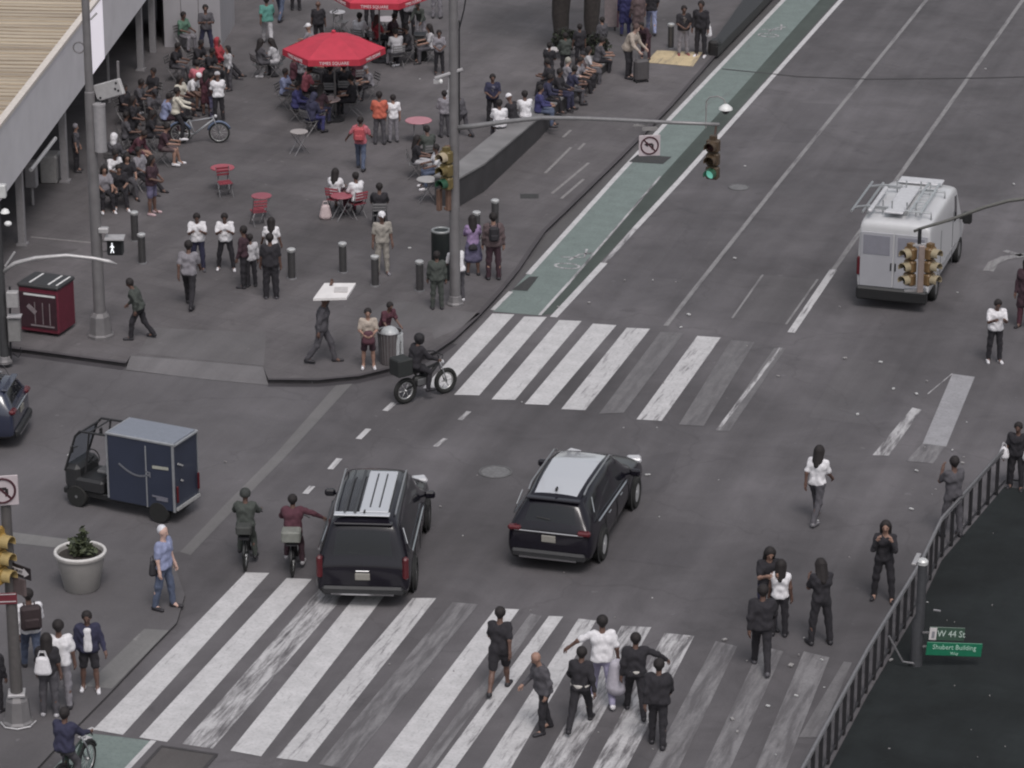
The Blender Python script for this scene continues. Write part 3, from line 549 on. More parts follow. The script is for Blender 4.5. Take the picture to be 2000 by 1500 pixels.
# ---------------------------------------------------------------- pavilion at the upper left
A0 = Vector(G(281, 137, PZ)); A1 = Vector(G(51, 478, PZ)); ax = (A0 - A1); ax.z = 0; L_ = ax.length; ax.normalize(); nrm = Vector((ax.y, -ax.x, 0))     # ax up the image, nrm out to the plaza
bang = math.atan2(ax.y, ax.x)
bt = thing('pavilion', 'flat-roofed pavilion with a grey fascia, slim columns and slatted tan roof', 'building', A1, bang)   # local x along ax, local -y outwards
def loc(px, py, z):
    q = Vector(G(px, py, z)) - A1; return q.dot(ax), -q.dot(nrm), z - PZ
X0, X1 = -9.0, 45.0; FB, FT = 2.42, 4.36
fas = mat('grey_fascia_panel', (.58, .565, .59), .5, 0, .06, 1.2)
x_w0, x_w1 = loc(168, 130, 3.0)[0], loc(217, 60, 3.4)[0]
f = MB(); f.box(((X0 + x_w0) / 2, -.12, (FB + FT) / 2), (x_w0 - X0, .12, FT - FB)); f.box(((x_w1 + X1) / 2, -.12, (FB + FT) / 2), (X1 - x_w1, .12, FT - FB)); f.box(((x_w0 + x_w1) / 2, -.06, (FB + FT) / 2), (x_w1 - x_w0, .06, FT - FB)); f.build('fascia', fas, bt)
f = MB(); f.box(((x_w0 + x_w1) / 2, -.14, (FB + FT) / 2), (x_w1 - x_w0 - .02, .1, FT - FB + .03)); f.build('sign_panel', mat('white_backlit_panel', (.8, .76, .82), .5, 0, .05, 1, 0, 0, None, .38), bt)
f = MB(); f.box(((X0 + X1) / 2, -.12, FT + .05), (X1 - X0, .2, .1)); f.build('coping', mat('cream_coping', (.55, .5, .46), .6, 0, .1), bt)
rm = D.materials.new('tan_slatted_roof'); rm.use_nodes = True; t_ = rm.node_tree; v_ = mapped(t_); wv = t_.nodes.new('ShaderNodeTexWave'); wv.wave_type = 'BANDS'; wv.bands_direction = 'X'; wv.inputs['Scale'].default_value = .85; wv.inputs['Distortion'].default_value = 2.2; wv.inputs['Detail'].default_value = 3; wv.inputs['Detail Scale'].default_value = .7; t_.links.new(v_, wv.inputs['Vector'])
c_ = mixc(t_, ramp(t_, noise(t_, mapped(t_, (1.3, .12, 1)), 1.0, 5, .6), [(.3, 0.0), (.7, 1.0)]), (.25, .20, .15), (.48, .40, .30)); c_ = mixc(t_, 1.0, c_, ramp(t_, wv.outputs[0], [(.2, .82), (.75, 1.1)]), 'MULTIPLY'); t_.links.new(c_, t_.nodes['Principled BSDF'].inputs['Base Color'])
rd = 4.3
f = MB(); f.box(((X0 + X1) / 2, rd / 2, FT - .3), (X1 - X0, rd, .1))
for k in range(int((X1 - X0) / .42)): f.box((X0 + .2 + k * .42, rd / 2, FT - .235), (.3, rd - .1, .03 + .012 * (k % 3)))
f.build('roof', rm, bt)
f = MB(); f.box(((X0 + X1) / 2, rd + .2, FT - .1), (X1 - X0, .4, .5)); f.box(((X0 + X1) / 2, rd + 6, FT - .25), (X1 - X0, 11.2, .1)); f.build('upper_roof', mat('roof_edge_grey', (.15, .14, .145), .8, 0, .2, 1), bt)
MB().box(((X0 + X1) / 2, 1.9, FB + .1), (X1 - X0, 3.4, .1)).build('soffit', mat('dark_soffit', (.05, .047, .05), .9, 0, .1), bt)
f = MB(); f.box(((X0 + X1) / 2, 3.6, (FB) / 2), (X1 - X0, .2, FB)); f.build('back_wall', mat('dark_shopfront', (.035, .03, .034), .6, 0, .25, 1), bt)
colm = mat('grey_column', (.24, .23, .24), .55, 0, .08)
for px, py in [(51, 478), (134, 355), (281, 137)]:
    q = loc(px, py, PZ); c = MB(); c.box((q[0], q[1] + .1, FB / 2), (.2, .2, FB)); c.box((q[0], q[1] + .1, .03), (.3, .3, .06)); c.build('column', colm, bt)
q = loc(51, 478, PZ); c = MB(); c.box((q[0] + 21.0, .1, FB / 2), (.2, .2, FB)); c.build('column', colm, bt)
for px, py, h in [(214, 200, 1.9), (235, 232, 1.9)]:
    q = loc(px, py, PZ); MB().box((q[0], q[1], h / 2), (.07, .07, h)).build('post', colm, bt)
s0 = Vector(loc(60, 332, 2.0)); s1 = Vector(loc(108, 270, 2.0)); f = MB(); f.tube([s0, s1], .06, 6); f.build('light_tube', mat('pale_strip', (.5, .49, .5), .5, 0, .05), bt)
pv = thing('cabinet', 'pale grey cabinet in the shade beneath the pavilion near the first column', 'cabinet', tuple(G(100, 352, PZ)), bang); MB().box((0, 0, .42), (.7, .5, .84), bev=.03).build('cabinet_body', mat('cabinet_grey', (.3, .29, .29), .6, 0, .1), pv); MB().box((-.1, -.26, .45), (.5, .02, .62)).build('door', mat('cabinet_door', (.24, .23, .235), .6, 0, .1), pv)
pv = thing('side_box', 'tall grey equipment box fixed to the column nearest the corner', 'box', tuple(G(64, 400, PZ + .0)), bang); MB().box((0, 0, .95), (.3, .35, .8), bev=.03).build('box_body', colm, pv); MB().tube([(0, 0, 0), (0, 0, .6)], .05, 8).build('stem', colm, pv)
# white partition
w0 = G(322, 92, PZ); w1 = G(432, 92, PZ); w2 = G(459, 47, PZ)
wl = thing('partition_wall', 'pale grey freestanding wall behind the people at the pavilion end', 'wall', tuple(w0), 0); e = [Vector(w0) - Vector(w0), Vector(w1) - Vector(w0), Vector(w2) - Vector(w0)]
f = MB(); f.prism([(0, 0), (e[1].x, e[1].y), (e[2].x, e[2].y), (e[2].x - e[1].x - 1, e[2].y - e[1].y + .3)], 0, 3.4); f.build('wall_panel', mat('pale_wall', (.3, .29, .31), .7, 0, .08, .8), wl); e1 = e[1].normalized()
f = MB(); [f.box((e1.x * d_, e1.y * d_ - .006, 1.7), (.03, .02, 3.3)) for d_ in (.6, 1.2)]; f.build('seam', mat('wall_seam', (.2, .19, .2), .7, 0, .05), wl)
# ---------------------------------------------------------------- ledge with a dark front
lt_ = thing('stone_ledge', 'long low stone ledge with a dark front face where people sit', 'bench', tuple(G(895, 405, PZ)), 0)
fr = [(895, 405, 347), (945, 375, 310), (1050, 275, 230), (1125, 190, 168), (1195, 130, 112)]; O = Vector(G(895, 405, PZ)); LV = []
for a, b, c in fr:
    g = G(a, b, PZ); LV.append((Vector(g) - O, ZAT(g, c) - PZ))
LV[1] = (LV[1][0], .9); wd = .72
f = MB(); tp = MB()
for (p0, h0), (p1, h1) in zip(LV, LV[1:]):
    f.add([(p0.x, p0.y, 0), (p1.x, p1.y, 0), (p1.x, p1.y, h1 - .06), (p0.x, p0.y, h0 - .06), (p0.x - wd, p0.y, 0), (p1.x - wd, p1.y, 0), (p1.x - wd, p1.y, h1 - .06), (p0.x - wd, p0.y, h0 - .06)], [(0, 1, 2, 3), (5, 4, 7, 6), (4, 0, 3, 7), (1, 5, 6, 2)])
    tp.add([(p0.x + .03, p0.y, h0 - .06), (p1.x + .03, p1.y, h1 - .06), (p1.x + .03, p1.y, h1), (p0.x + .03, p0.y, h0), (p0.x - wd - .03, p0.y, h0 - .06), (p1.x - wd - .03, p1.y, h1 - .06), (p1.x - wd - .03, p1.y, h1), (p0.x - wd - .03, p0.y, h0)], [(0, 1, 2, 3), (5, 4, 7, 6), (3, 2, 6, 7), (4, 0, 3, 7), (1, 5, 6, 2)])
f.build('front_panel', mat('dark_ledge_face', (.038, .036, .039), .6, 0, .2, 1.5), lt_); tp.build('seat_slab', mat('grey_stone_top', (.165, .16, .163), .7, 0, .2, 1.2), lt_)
def ledge_z(y): 
    for (p0, h0), (p1, h1) in zip(LV, LV[1:]):
        if y <= p1.y + O.y: return PZ + h0 + (h1 - h0) * max(0, (y - p0.y - O.y) / (p1.y - p0.y))
    return PZ + LV[-1][1]
# dark kerb barrier beside the bike lane, top
q = [G(a, b, PZ) for a, b in [(1386, 108), (1402, 110), (1500, 8), (1560, -60), (1525, -60), (1462, 0)]]
kbx = thing('low_barrier', 'long low black barrier along the kerb beside the green lane', 'barrier', tuple(q[0])); f = MB(); f.prism([(v[0] - q[0][0], v[1] - q[0][1]) for v in q], 0, .32); f.build('barrier_body', mat('black_granite', (.016, .015, .016), .5, 0, .2), kbx); f = MB(); f.box((.1, .25, .26), (.36, .5, .5), bev=.08); f.build('end_block', mat('black_granite', (.016, .015, .016), .5, 0, .2), kbx)
# ---------------------------------------------------------------- vehicles
def shell(ST, paint, parent, glassm, names, level=2, crease=()):
    """ST: list of (x, rows) with rows = 8 half-section points (y, z) from the bottom centre to the roof centre. Cage -> subdivided skin -> split by part."""
    bm = bmesh.new(); nr = len(ST[0][1]); vid = {}
    for i, (x, rows) in enumerate(ST):
        for j, (y, z) in enumerate(rows):
            for sd in (1, -1):
                if abs(y) < 1e-6 and sd == -1: vid[i, j, sd] = vid[i, j, 1]
                else: vid[i, j, sd] = bm.verts.new((x, sd * y, z))
    def face(vs, mi):
        u = []
        for v in vs:
            if v not in u: u.append(v)
        if len(u) > 2:
            try: f = bm.faces.new(u); f.material_index = mi
            except ValueError: pass
    keys = list(names)
    for i in range(len(ST) - 1):
        for j in range(nr - 1):
            mi = 0
            for k, (nm, (m, test)) in enumerate(names.items()):
                if test(i, j): mi = k + 1
            for sd in (1, -1):
                v = [vid[i, j, sd], vid[i + 1, j, sd], vid[i + 1, j + 1, sd], vid[i, j + 1, sd]]; face(v if sd == 1 else v[::-1], mi)
        for sd in (1, -1): pass
    for i in (0, len(ST) - 1):
        for j in range(nr - 1):
            for sd in (1,):
                v = [vid[i, j, 1], vid[i, j + 1, 1], vid[i, j + 1, -1], vid[i, j, -1]]; face(v if i == 0 else v[::-1], 0)
    bm.normal_update(); bmesh.ops.recalc_face_normals(bm, faces=bm.faces); me = D.meshes.new('cage'); bm.to_mesh(me); bm.free()
    o = D.objects.new('cage', me); COL.objects.link(o); md = o.modifiers.new('s', 'SUBSURF'); md.levels = md.render_levels = level; bpy.context.view_layer.update()
    ev = D.meshes.new_from_object(o.evaluated_get(bpy.context.evaluated_depsgraph_get())); D.objects.remove(o)
    V = [v.co.copy() for v in ev.vertices]; out = {}
    for pth in ev.polygons: out.setdefault(pth.material_index, []).append(tuple(pth.vertices))
    for mi, fs in out.items():
        par = {}
        def fd(a):
            while par.setdefault(a, a) != a: par[a] = par[par[a]]; a = par[a]
            return a
        if mi:
            for f in fs:
                for w in f[1:]: par[fd(f[0])] = fd(w)
        isl = {}
        for f in fs: isl.setdefault(fd(f[0]) if mi else 0, []).append(f)
        for fl in isl.values():
            used = {}; mb = MB(); vs = []
            for f in fl:
                for w in f:
                    if w not in used: used[w] = len(vs); vs.append(V[w])
            mb.add(vs, [tuple(used[w] for w in f) for f in fl]); mb.build('body' if mi == 0 else keys[mi - 1], paint if mi == 0 else names[keys[mi - 1]][0], parent, smooth=True, angle=50)
    return parent
def wheel(parent, x, y, r, w, rimm, spokes=5):
    t = MB(); Q = XZ; s = 1 if y > 0 else -1
    t.lathe([(r * .62, -w / 2), (r * .93, -w / 2), (r, -w * .34), (r, w * .34), (r * .93, w / 2), (r * .62, w / 2), (r * .6, 0)], 24, (x, y, r), 0, Q); tyre = t.build('tyre', rubber, None, True, 40)
    wh = D.objects.new('wheel', tyre.data); D.objects.remove(tyre); link(wh, parent); wh.data.name = 'wheel'
    q = MB(); yo = y + s * w * .3
    q.lathe([(r * .5, -.01), (r * .62, -.02), (r * .64, .03), (r * .58, .03)], 24, (x, yo, r), 0, Q); q.lathe([(0, -.03), (r * .14, -.03), (r * .14, .035), (0, .035)], 12, (x, yo, r), 0, Q)
    for k in range(spokes):
        a = 2 * PI * k / spokes; q.box((x + math.cos(a) * r * .34, yo, r + math.sin(a) * r * .34), (r * .5, .03, r * .13), 0, 0, ('Y', -a))
    q.build('rim', rimm, wh, True, 30); d = MB(); d.lathe([(0, 0), (r * .6, 0)], 20, (x, y + s * w * .12, r), 0, Q); d.build('brake_disc', darksteel, wh); return wh
def suv(label, loc, ang, L=4.75, Wd=1.96, H=1.74, paint=None, roofm=None, rim=None, tail='bar', sleek=0, group='cars crossing the junction'):
    r = thing('suv', label, 'car', loc, ang, group); k = L / 4.92; hw = Wd / 2; gl = glass_mat()
    def sec(x, zb, belt, zr, wb, wr, inn=.12, bul=1.0):
        m = hw * bul; return (x * k, [(0, zb), (m * .82, zb), (m * .97, zb + .1), (m, .62), (m * wb, belt), (hw * wr, max(zr - .10, belt + .004)), (hw * wr - inn, zr - .01), (0, zr + .02)])
    h = H / 1.76
    def shape(ST):
        if not sleek: return ST
        o = []
        for x, rows in ST:
            xr = x / k
            if xr < .3: o.append((x, [(y * (.95 if xr < .06 else .985), z) for y, z in rows])); continue
            t_ = min(1, max(0, (2.2 - xr) / 1.8)); o.append((x, rows[:5] + [(y * (1 - .10 * t_), z - .09 * t_ * t_ - .05 * max(0, (xr - 2.4) / .7) ** 2 * (xr < 3.2)) for y, z in rows[5:]]))
        return o
    ST = [sec(0, .36, .62, .66, .90, .84, .1, .9), sec(.03, .30, .96, 1.0, .93, .86, .1, .96), sec(.09, .26, 1.02, 1.07, .95, .86), sec(.25 + .07 * sleek, .24, 1.05, 1.64 * h, .965, .74), sec(.40 + .08 * sleek, .24, 1.05, 1.73 * h, .97, .74), sec(1.22, .24, 1.04, 1.76 * h, .975, .75), sec(1.32, .24, 1.04, 1.765 * h, .975, .75), sec(2.2, .24, 1.02, 1.765 * h, .975, .75), sec(2.3, .24, 1.02, 1.765 * h, .975, .75),
          sec(3.02, .24, 1.0, 1.70 * h, .975, .73), sec(3.14, .24, 1.0, 1.66 * h, .975, .72), sec(3.72, .24, .99, 1.13, .97, .84), sec(3.86, .24, .98, 1.08, .965, .86), sec(4.55, .25, .90, .99, .95, .82), sec(4.82, .30, .78, .86, .9, .72, .12, .95), sec(4.92, .38, .6, .66, .82, .62, .12, .88)]
    ST = shape(ST)
    win = lambda i, j: j == 4 and i in (4, 6, 8)
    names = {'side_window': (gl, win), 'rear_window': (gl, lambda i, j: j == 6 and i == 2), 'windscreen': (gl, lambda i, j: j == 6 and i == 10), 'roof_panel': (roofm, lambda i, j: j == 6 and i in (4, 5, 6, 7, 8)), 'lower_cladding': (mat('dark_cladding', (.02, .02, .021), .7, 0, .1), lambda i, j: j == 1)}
    shell(ST, paint, r, gl, names)
    for x in (.98, 3.92):
        for sd in (1, -1):
            wheel(r, x * k, sd * (hw - .07), .37, .24, rim); MB().lathe([(.375, 0), (.45, 0), (.45, .012), (.375, .012)], 28, (x * k, sd * (hw + (.0 if sd < 0 else .012)) * .985, .38), 0, XZ).build('wheel_arch', mat('dark_cladding', (.02, .02, .021), .7, 0, .1), r)
    red = mat('tail_lamp_red', (.075, .008, .012), .25, 0, .05)
    for sd in (1, -1):
        f = MB(); f.box((.05 * k, sd * hw * .80, .98), (.16, .3, .12) if tail == 'bar' else (.16, .16, .62), 0, 0, None, .04) if tail == 'bar' else f.box((.06, sd * hw * .905, .93), (.16, .13, .5), 0, 0, None, .04); f.build('tail_light', red, r)
        m = MB(); m.box((3.42 * k, sd * (hw + .1), 1.08), (.13, .24, .17), 0, 0, None, .04); m.tube([(3.46 * k, sd * hw * .93, 1.02), (3.44 * k, sd * (hw + .04), 1.06)], .03, 6); m.build('wing_mirror', paint, r)
        rr = MB(); rr.tube([(.62 * k, sd * hw * .64, (1.73 - .07 * sleek) * h), (.9 * k, sd * hw * .65, (1.785 - .04 * sleek) * h), (2.75 * k, sd * hw * .655, (1.78 - .03 * sleek) * h), (2.98 * k, sd * hw * .65, (1.69 - .05 * sleek) * h)], .02, 6); rr.build('roof_rail', mat('satin_rail', (.4, .4, .41), .3, .8, .05), r)
        ct = MB(); ct.tube([(.62 * k, sd * hw * .985, 1.06), (1.3 * k, sd * hw * .99, 1.055), (3.1 * k, sd * hw * .99, 1.012)], .028, 5); ct.tube([(.62 * k, sd * hw * .985, 1.06), ((.5 + .06 * sleek) * k, sd * hw * .90, 1.3), ((.62 + .06 * sleek) * k, sd * hw * .80, 1.60)], .012, 5); ct.build('window_trim', chrome, r)
        for x in (1.5, 2.5): MB().box((x * k, sd * (hw + .012), .93), (.2, .03, .035), 0, 0, None, .01).build('door_handle', chrome if tail == 'bar' else paint, r)
        for x in (1.26, 2.26, 3.3): MB().box((x * k, sd * hw * .997, .66), (.012, .012, .66)).build('door_seam', black, r)
        MB().box((4.72 * k, sd * hw * .74, .84), (.3, .34, .12), sd * -.3, 0, None, .04).build('headlight', mat('headlamp', (.45, .45, .47), .1, 0, 0), r)
    MB().box((-.015, 0, .42), (.12, Wd * .86, .2), 0, 0, None, .05).build('rear_bumper', mat('bumper', (.018, .018, .02), .6, 0, .1), r); MB().box((-.085, 0, .36), (.02, Wd * .66, .035)).build('bumper_trim', chrome, r)
    pz = .80 if tail == 'bar' else .74
    MB().box((-.005, 0, pz), (.03, .32, .16), 0, 0, None, .01).build('licence_plate', mat('plate', (.22, .21, .19), .5, 0, .15, 40), r)
    MB().box((.005, 0, .94 if tail == 'bar' else .86), (.04, Wd * .8 if tail == 'bar' else .3, .035), 0, 0, None, .01).build('tailgate_trim', chrome, r)
    MB().box(((.29 + .07 * sleek) * k, 0, (1.68 - .07 * sleek) * h), (.16, Wd * .62, .05), 0, 0, None, .02).build('spoiler', paint, r); MB().box(((.56 + .1 * sleek) * k, 0, (1.80 - .07 * sleek) * h), (.14, .05, .08), 0, 0, None, .02).build('antenna', black, r)
    MB().tube([(.12 * k, 0, 1.20), (.13 * k, .3, 1.24)], .012, 5).build('wiper', black, r)
    return r
car_black = mat('black_car_paint', (.0085, .0075, .012), .16, 0, .05, 2, 0, .22, .32)
def roof_sky_sheen():
    m = D.materials.new('roof_glass_painted_sky'); m.use_nodes = True; t = m.node_tree; b = t.nodes['Principled BSDF']
    b.inputs['Base Color'].default_value = (.42, .43, .46, 1); b.inputs['Roughness'].default_value = .08; b.inputs['Specular IOR Level'].default_value = .9; b.inputs['Coat Weight'].default_value = 1; b.inputs['Coat Roughness'].default_value = .03; return m  # pale base colour paints the sky's reflection into the roof glass
pan = roof_sky_sheen()
g0 = G(709, 1188); a1 = rad(104); S1 = suv('black suv with a ribbed glass roof stopped on the near zebra crossing', tuple(g0), a1, 5.5, 2.04, 1.93, car_black, mat('dark_roof_glass', (.03, .03, .034), .12, 0, 0, 1, 0, 0, .4), mat('alloy_rim', (.35, .35, .36), .3, .9, .05), 'tall')
f = MB(); f.box((1.75, -.2, 1.985), (2.3, .62, .03), 0, 0, None, .012); f.box((.55, .05, 1.955), (.2, 1.2, .03), 0, 0, None, .012); sr = f.build('sunroof_sky_sheen', pan, S1)  # bright panes stand in for sky glare on part of the roof
f = MB(); [f.box((1.78, y, 2.003), (1.9, .035, .02), 0, 0, None, .008) for y in (-.30, -.10)]; f.box((1.75, .42, 1.985), (2.4, .04, .03), 0, 0, None, .01); f.box((1.75, .2, 1.985), (2.4, .06, .03), 0, 0, None, .01); f.build('roof_rib', mat('satin_black', (.03, .03, .034), .3, 0, .05), S1)
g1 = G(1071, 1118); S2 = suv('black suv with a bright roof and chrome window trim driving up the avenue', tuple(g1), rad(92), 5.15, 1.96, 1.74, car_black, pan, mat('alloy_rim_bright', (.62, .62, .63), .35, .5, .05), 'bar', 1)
S3 = suv('dark blue car cut by the left picture edge on the cross street', tuple(G(46, 856)), rad(193), 4.6, 1.86, 1.5, mat('navy_car_paint', (.02, .024, .045), .25, 0, .05, 2, 0, .8), glass_mat(), mat('alloy_rim', (.35, .35, .36), .3, .9, .05), 'bar')
# white van with ladder racks
vp = mat('white_van_paint', (.46, .46, .475), .35, 0, .05, 1.5, 0, .3)
vn = thing('van', 'white cargo van with ladder racks on its roof driving up the avenue', 'van', tuple(G(1741, 604)), rad(90), 'cars crossing the junction')
def vs(x, zb, belt, zr, wr, bul=1.0):
    m = 1.0 * bul; return (x, [(0, zb), (m * .85, zb), (m * .98, zb + .12), (m, .9), (m * .985, belt), (wr + .05, zr - .12), (wr - .02, zr - .012), (0, zr)])
VS = [vs(0, .4, 1.4, 2.24, .86, .94), vs(.03, .36, 1.42, 2.40, .9, .99), vs(.16, .34, 1.42, 2.47, .92), vs(1.5, .34, 1.42, 2.5, .92), vs(3.3, .34, 1.4, 2.48, .92), vs(3.42, .34, 1.4, 2.47, .92), vs(4.0, .34, 1.36, 2.38, .9), vs(4.1, .34, 1.36, 2.34, .89), vs(4.75, .34, 1.26, 1.5, .9), vs(4.9, .36, 1.2, 1.36, .88), vs(5.45, .4, 1.0, 1.14, .8, .95), vs(5.56, .5, .8, .9, .7, .88)]
shell(VS, vp, vn, glass_mat(), {'side_window': (glass_mat(), lambda i, j: j == 4 and i == 5), 'windscreen': (glass_mat(), lambda i, j: j in (5, 6) and i == 7), 'lower_sill': (mat('dark_cladding', (.02, .02, .021), .7, 0, .1), lambda i, j: j == 1)})
gw = mat('tinted_rear_glass', (.19, .19, .22), .1, 0, .05)
for sd in (1, -1):
    dr = MB(); dr.box((-.02, sd * .465, 1.32), (.03, .88, 1.62), 0, 0, None, .012); d_ = dr.build('rear_door', mat('white_door_paint_shaded', (.30, .30, .325), .35, 0, .06, 1.5, 0, .3), vn)  # rear doors are white too; their shade is painted in as grey
    MB().box((-.038, sd * .465, 1.78), (.016, .72, .54), 0, 0, None, .007).build('rear_window', gw, d_); MB().box((-.04, sd * .06 + (.0 if sd > 0 else 0), 1.2), (.03, .04, .22), 0, 0, None, .01).build('handle', black, d_)
    MB().box((.02, sd * .94, 1.15), (.12, .1, .52), 0, 0, None, .03).build('tail_light', mat('tail_lamp_red', (.075, .008, .012), .25, 0, .05), vn)
    m = MB(); m.box((4.35, sd * 1.2, 1.36), (.16, .26, .34), 0, 0, None, .05); m.tube([(4.4, sd * .96, 1.3), (4.36, sd * 1.1, 1.34)], .035, 6); m.build('wing_mirror', black, vn)
    for x in (1.15, 4.55): wheel(vn, x, sd * .88, .36, .24, mat('steel_rim', (.3, .3, .31), .4, .7, .1))
    for x in (1.5, 3.25): MB().box((x, sd * 1.0, 1.1), (.014, .012, 1.5)).build('door_seam', mat('seam', (.12, .12, .13), .7, 0, 0), vn)
    MB().box((2.4, sd * 1.004, .8), (2.6, .03, .07), 0, 0, None, .012).build('side_moulding', mat('side_moulding', (.2, .2, .21), .6, 0, .05), vn)
MB().box((-.07, 0, .44), (.22, 1.92, .36), 0, 0, None, .05).build('rear_bumper', black, vn); MB().box((-.045, -.5, .82), (.016, .3, .15)).build('licence_plate', mat('plate', (.22, .21, .19), .5, 0, .15, 40), vn)
rks = mat('rack_steel', (.4, .41, .42), .35, .7, .1)
f = MB()
for x in (.55, 2.5):
    f.tube([(x, -.86, 2.44), (x, -.86, 2.62), (x, .86, 2.62), (x, .86, 2.44)], .03, 6)
    for y in (-.45, -.2, .2, .45): f.tube([(x, y, 2.5), (x, y, 2.86)], .022, 6)
    f.tube([(x, .3, 2.66), (x, .86, 2.66), (x, 1.22, 2.58)], .04, 6)
for y in (.92, 1.22): f.tube([(.15, y, 2.6), (2.9, y, 2.6)], .035, 6)
f.build('roof_rack', rks, vn); f = MB(); f.box((1.5, .1, 2.62), (2.5, .5, .06), 0, 0, None, .02); f.box((3.6, 0, 2.53), (.5, 1.2, .05), 0, 0, None, .02); f.box((1.2, .72, 2.66), (2.2, .12, .12), 0, 0, None, .04); f.build('roof_load', mat('pale_roof_load', (.48, .48, .5), .5, .1, .1), vn); f = MB(); f.tube([(.2, -.62, 2.68), (3.0, -.62, 2.68)], .035, 6); f.tube([(.2, -.32, 2.68), (3.0, -.32, 2.68)], .035, 6); [f.tube([(.35 + .3 * q, -.62, 2.68), (.35 + .3 * q, -.32, 2.68)], .018, 5) for q in range(9)]; f.build('ladder', mat('ladder_aluminium', (.5, .52, .53), .35, .6, .1), vn)
# dark blue delivery cart
cz = tuple(G(370, 1014)); ca = rad(172)
ct = thing('delivery_cart', 'dark blue electric delivery cart with an open cab and boxy cargo body', 'delivery cart', cz, ca, 'cars crossing the junction')
blue = mat('dark_blue_body', (.024, .030, .052), .45, 0, .1, 1.5, 0, .2); trim = mat('grey_aluminium_trim', (.34, .35, .37), .35, .5, .08); roofb = mat('grey_blue_roof', (.17, .185, .22), .5, 0, .06)
f = MB(); f.box((.92, 0, 1.16), (1.76, 1.02, 1.62), 0, 0, None, .02); f.build('cargo_box', blue, ct); f = MB(); f.box((.92, 0, 2.0), (1.72, .98, .05), 0, 0, None, .015); f.build('roof', roofb, ct); f = MB()
for sd in (1, -1): f.tube([(.02, sd * .5, 1.98), (1.82, sd * .5, 1.98)], .035, 6); f.tube([(1.82, sd * .5, .4), (1.82, sd * .5, 1.98)], .025, 6); f.box((.78, sd * .515, 1.1), (.03, .015, 1.5)); f.box((.06, sd * .52, 1.15), (.06, .02, 1.6))
f.tube([(.02, -.5, 1.98), (.02, .5, 1.98)], .035, 6); f.tube([(1.82, -.5, 1.98), (1.82, .5, 1.98)], .03, 6); f.build('edge_trim', trim, ct)
lg = mat('printed_logo_grey', (.12, .125, .145), .5, 0, .05)
for sd in (1, -1):
    f = MB(); pts = [(1.5 - .09 * q, sd * .525, 1.30 - .16 * math.sin(PI * q / 10) - .01 * q) for q in range(10)]
    for a, b in zip(pts, pts[1:]): f.box(((a[0] + b[0]) / 2, sd * .522, (a[2] + b[2]) / 2), (.11, .01, .045), 0, 0, ('Y', -math.atan2(b[2] - a[2], b[0] - a[0])))
    e_ = pts[-1]; f.box((e_[0] + .05, sd * .523, e_[2] + .06), (.12, .01, .035), 0, 0, ('Y', -.1)); f.box((e_[0] - .01, sd * .524, e_[2] + .0), (.035, .01, .13)); f.build('curved_arrow_logo', lg, ct)
    f = MB(); f.box((.4, sd * .522, 1.38), (.42, .01, .07), 0, 0, ('Y', .05)); f.build('lettering_strip', mat('pale_print', (.32, .32, .28), .5, 0, .2, 60), ct); f = MB(); f.box((.38, sd * .522, .62), (.3, .01, .1)); f.box((.5, sd * .523, .66), (.28, .01, .04)); f.build('label_patch', mat('grey_print', (.14, .14, .17), .5, 0, .2, 60), ct)
srm = mat('silver_reflector', (.5, .5, .5), .3, .5, .1)
for nm_, c_, d_, t_ in (('rear_label', (-.0, .3, 1.45), (.02, .24, .04), ('X', .5)), ('rear_label', (0, .25, 1.05), (.02, .1, .04), ('X', .5)), ('rear_step', (.01, 0, .42), (.05, .98, .07), None)): MB().box(c_, d_, 0, 0, t_).build(nm_, srm, ct)
for sd in (1, -1): MB().box((.0, sd * .46, .78), (.04, .06, .4), 0, 0, None, .01).build('tail_light', mat('tail_lamp_red', (.075, .008, .012), .25, 0, .05), ct)
f = MB(); f.box((1.6, 0, .33), (3.0, .84, .14), 0, 0, None, .02); f.build('chassis', black, ct); f = MB(); f.box((2.5, 0, .55), (1.0, .94, .34), 0, 0, None, .06); f.box((2.84, 0, .70), (.42, .96, .62), 0, 0, None, .1); f.build('cab_base', mat('black_cab', (.02, .02, .022), .5, 0, .1), ct)
f = MB()
for sd in (1, -1): f.tube([(1.84, sd * .46, 1.9), (2.55, sd * .46, 1.88), (2.68, sd * .46, 1.74), (3.0, sd * .46, .85)], .03, 6); f.tube([(2.3, sd * .46, 1.88), (2.45, sd * .46, .85)], .025, 6); f.tube([(1.84, sd * .46, .4), (1.84, sd * .46, 1.9)], .03, 6)
f.tube([(2.62, -.46, 1.8), (2.62, .46, 1.8)], .03, 6); f.build('cab_frame', mat('black_cab', (.02, .02, .022), .5, 0, .1), ct)
f = MB(); f.tube([(1.86, -.46, 1.9), (1.86, .46, 1.9)], .028, 6); f.tube([(2.3, -.46, 1.89), (2.3, .46, 1.89)], .02, 6); f.build('cab_crossbars', mat('black_cab', (.02, .02, .022), .5, 0, .1), ct)
gm = D.materials.new('clear_windscreen'); gm.use_nodes = True; gb = gm.node_tree.nodes['Principled BSDF']; gb.inputs['Base Color'].default_value = (.5, .55, .6, 1); gb.inputs['Roughness'].default_value = .03; gb.inputs['Transmission Weight'].default_value = 1; gb.inputs['IOR'].default_value = 1.05
f = MB(); f.add([(2.68, -.43, 1.72), (2.68, .43, 1.72), (2.99, .43, .95), (2.99, -.43, .95)], [(0, 1, 2, 3)]); f.add([(2.69, -.43, 1.72), (2.69, .43, 1.72), (3.0, .43, .95), (3.0, -.43, .95)], [(3, 2, 1, 0)]); f.build('windscreen', gm, ct)
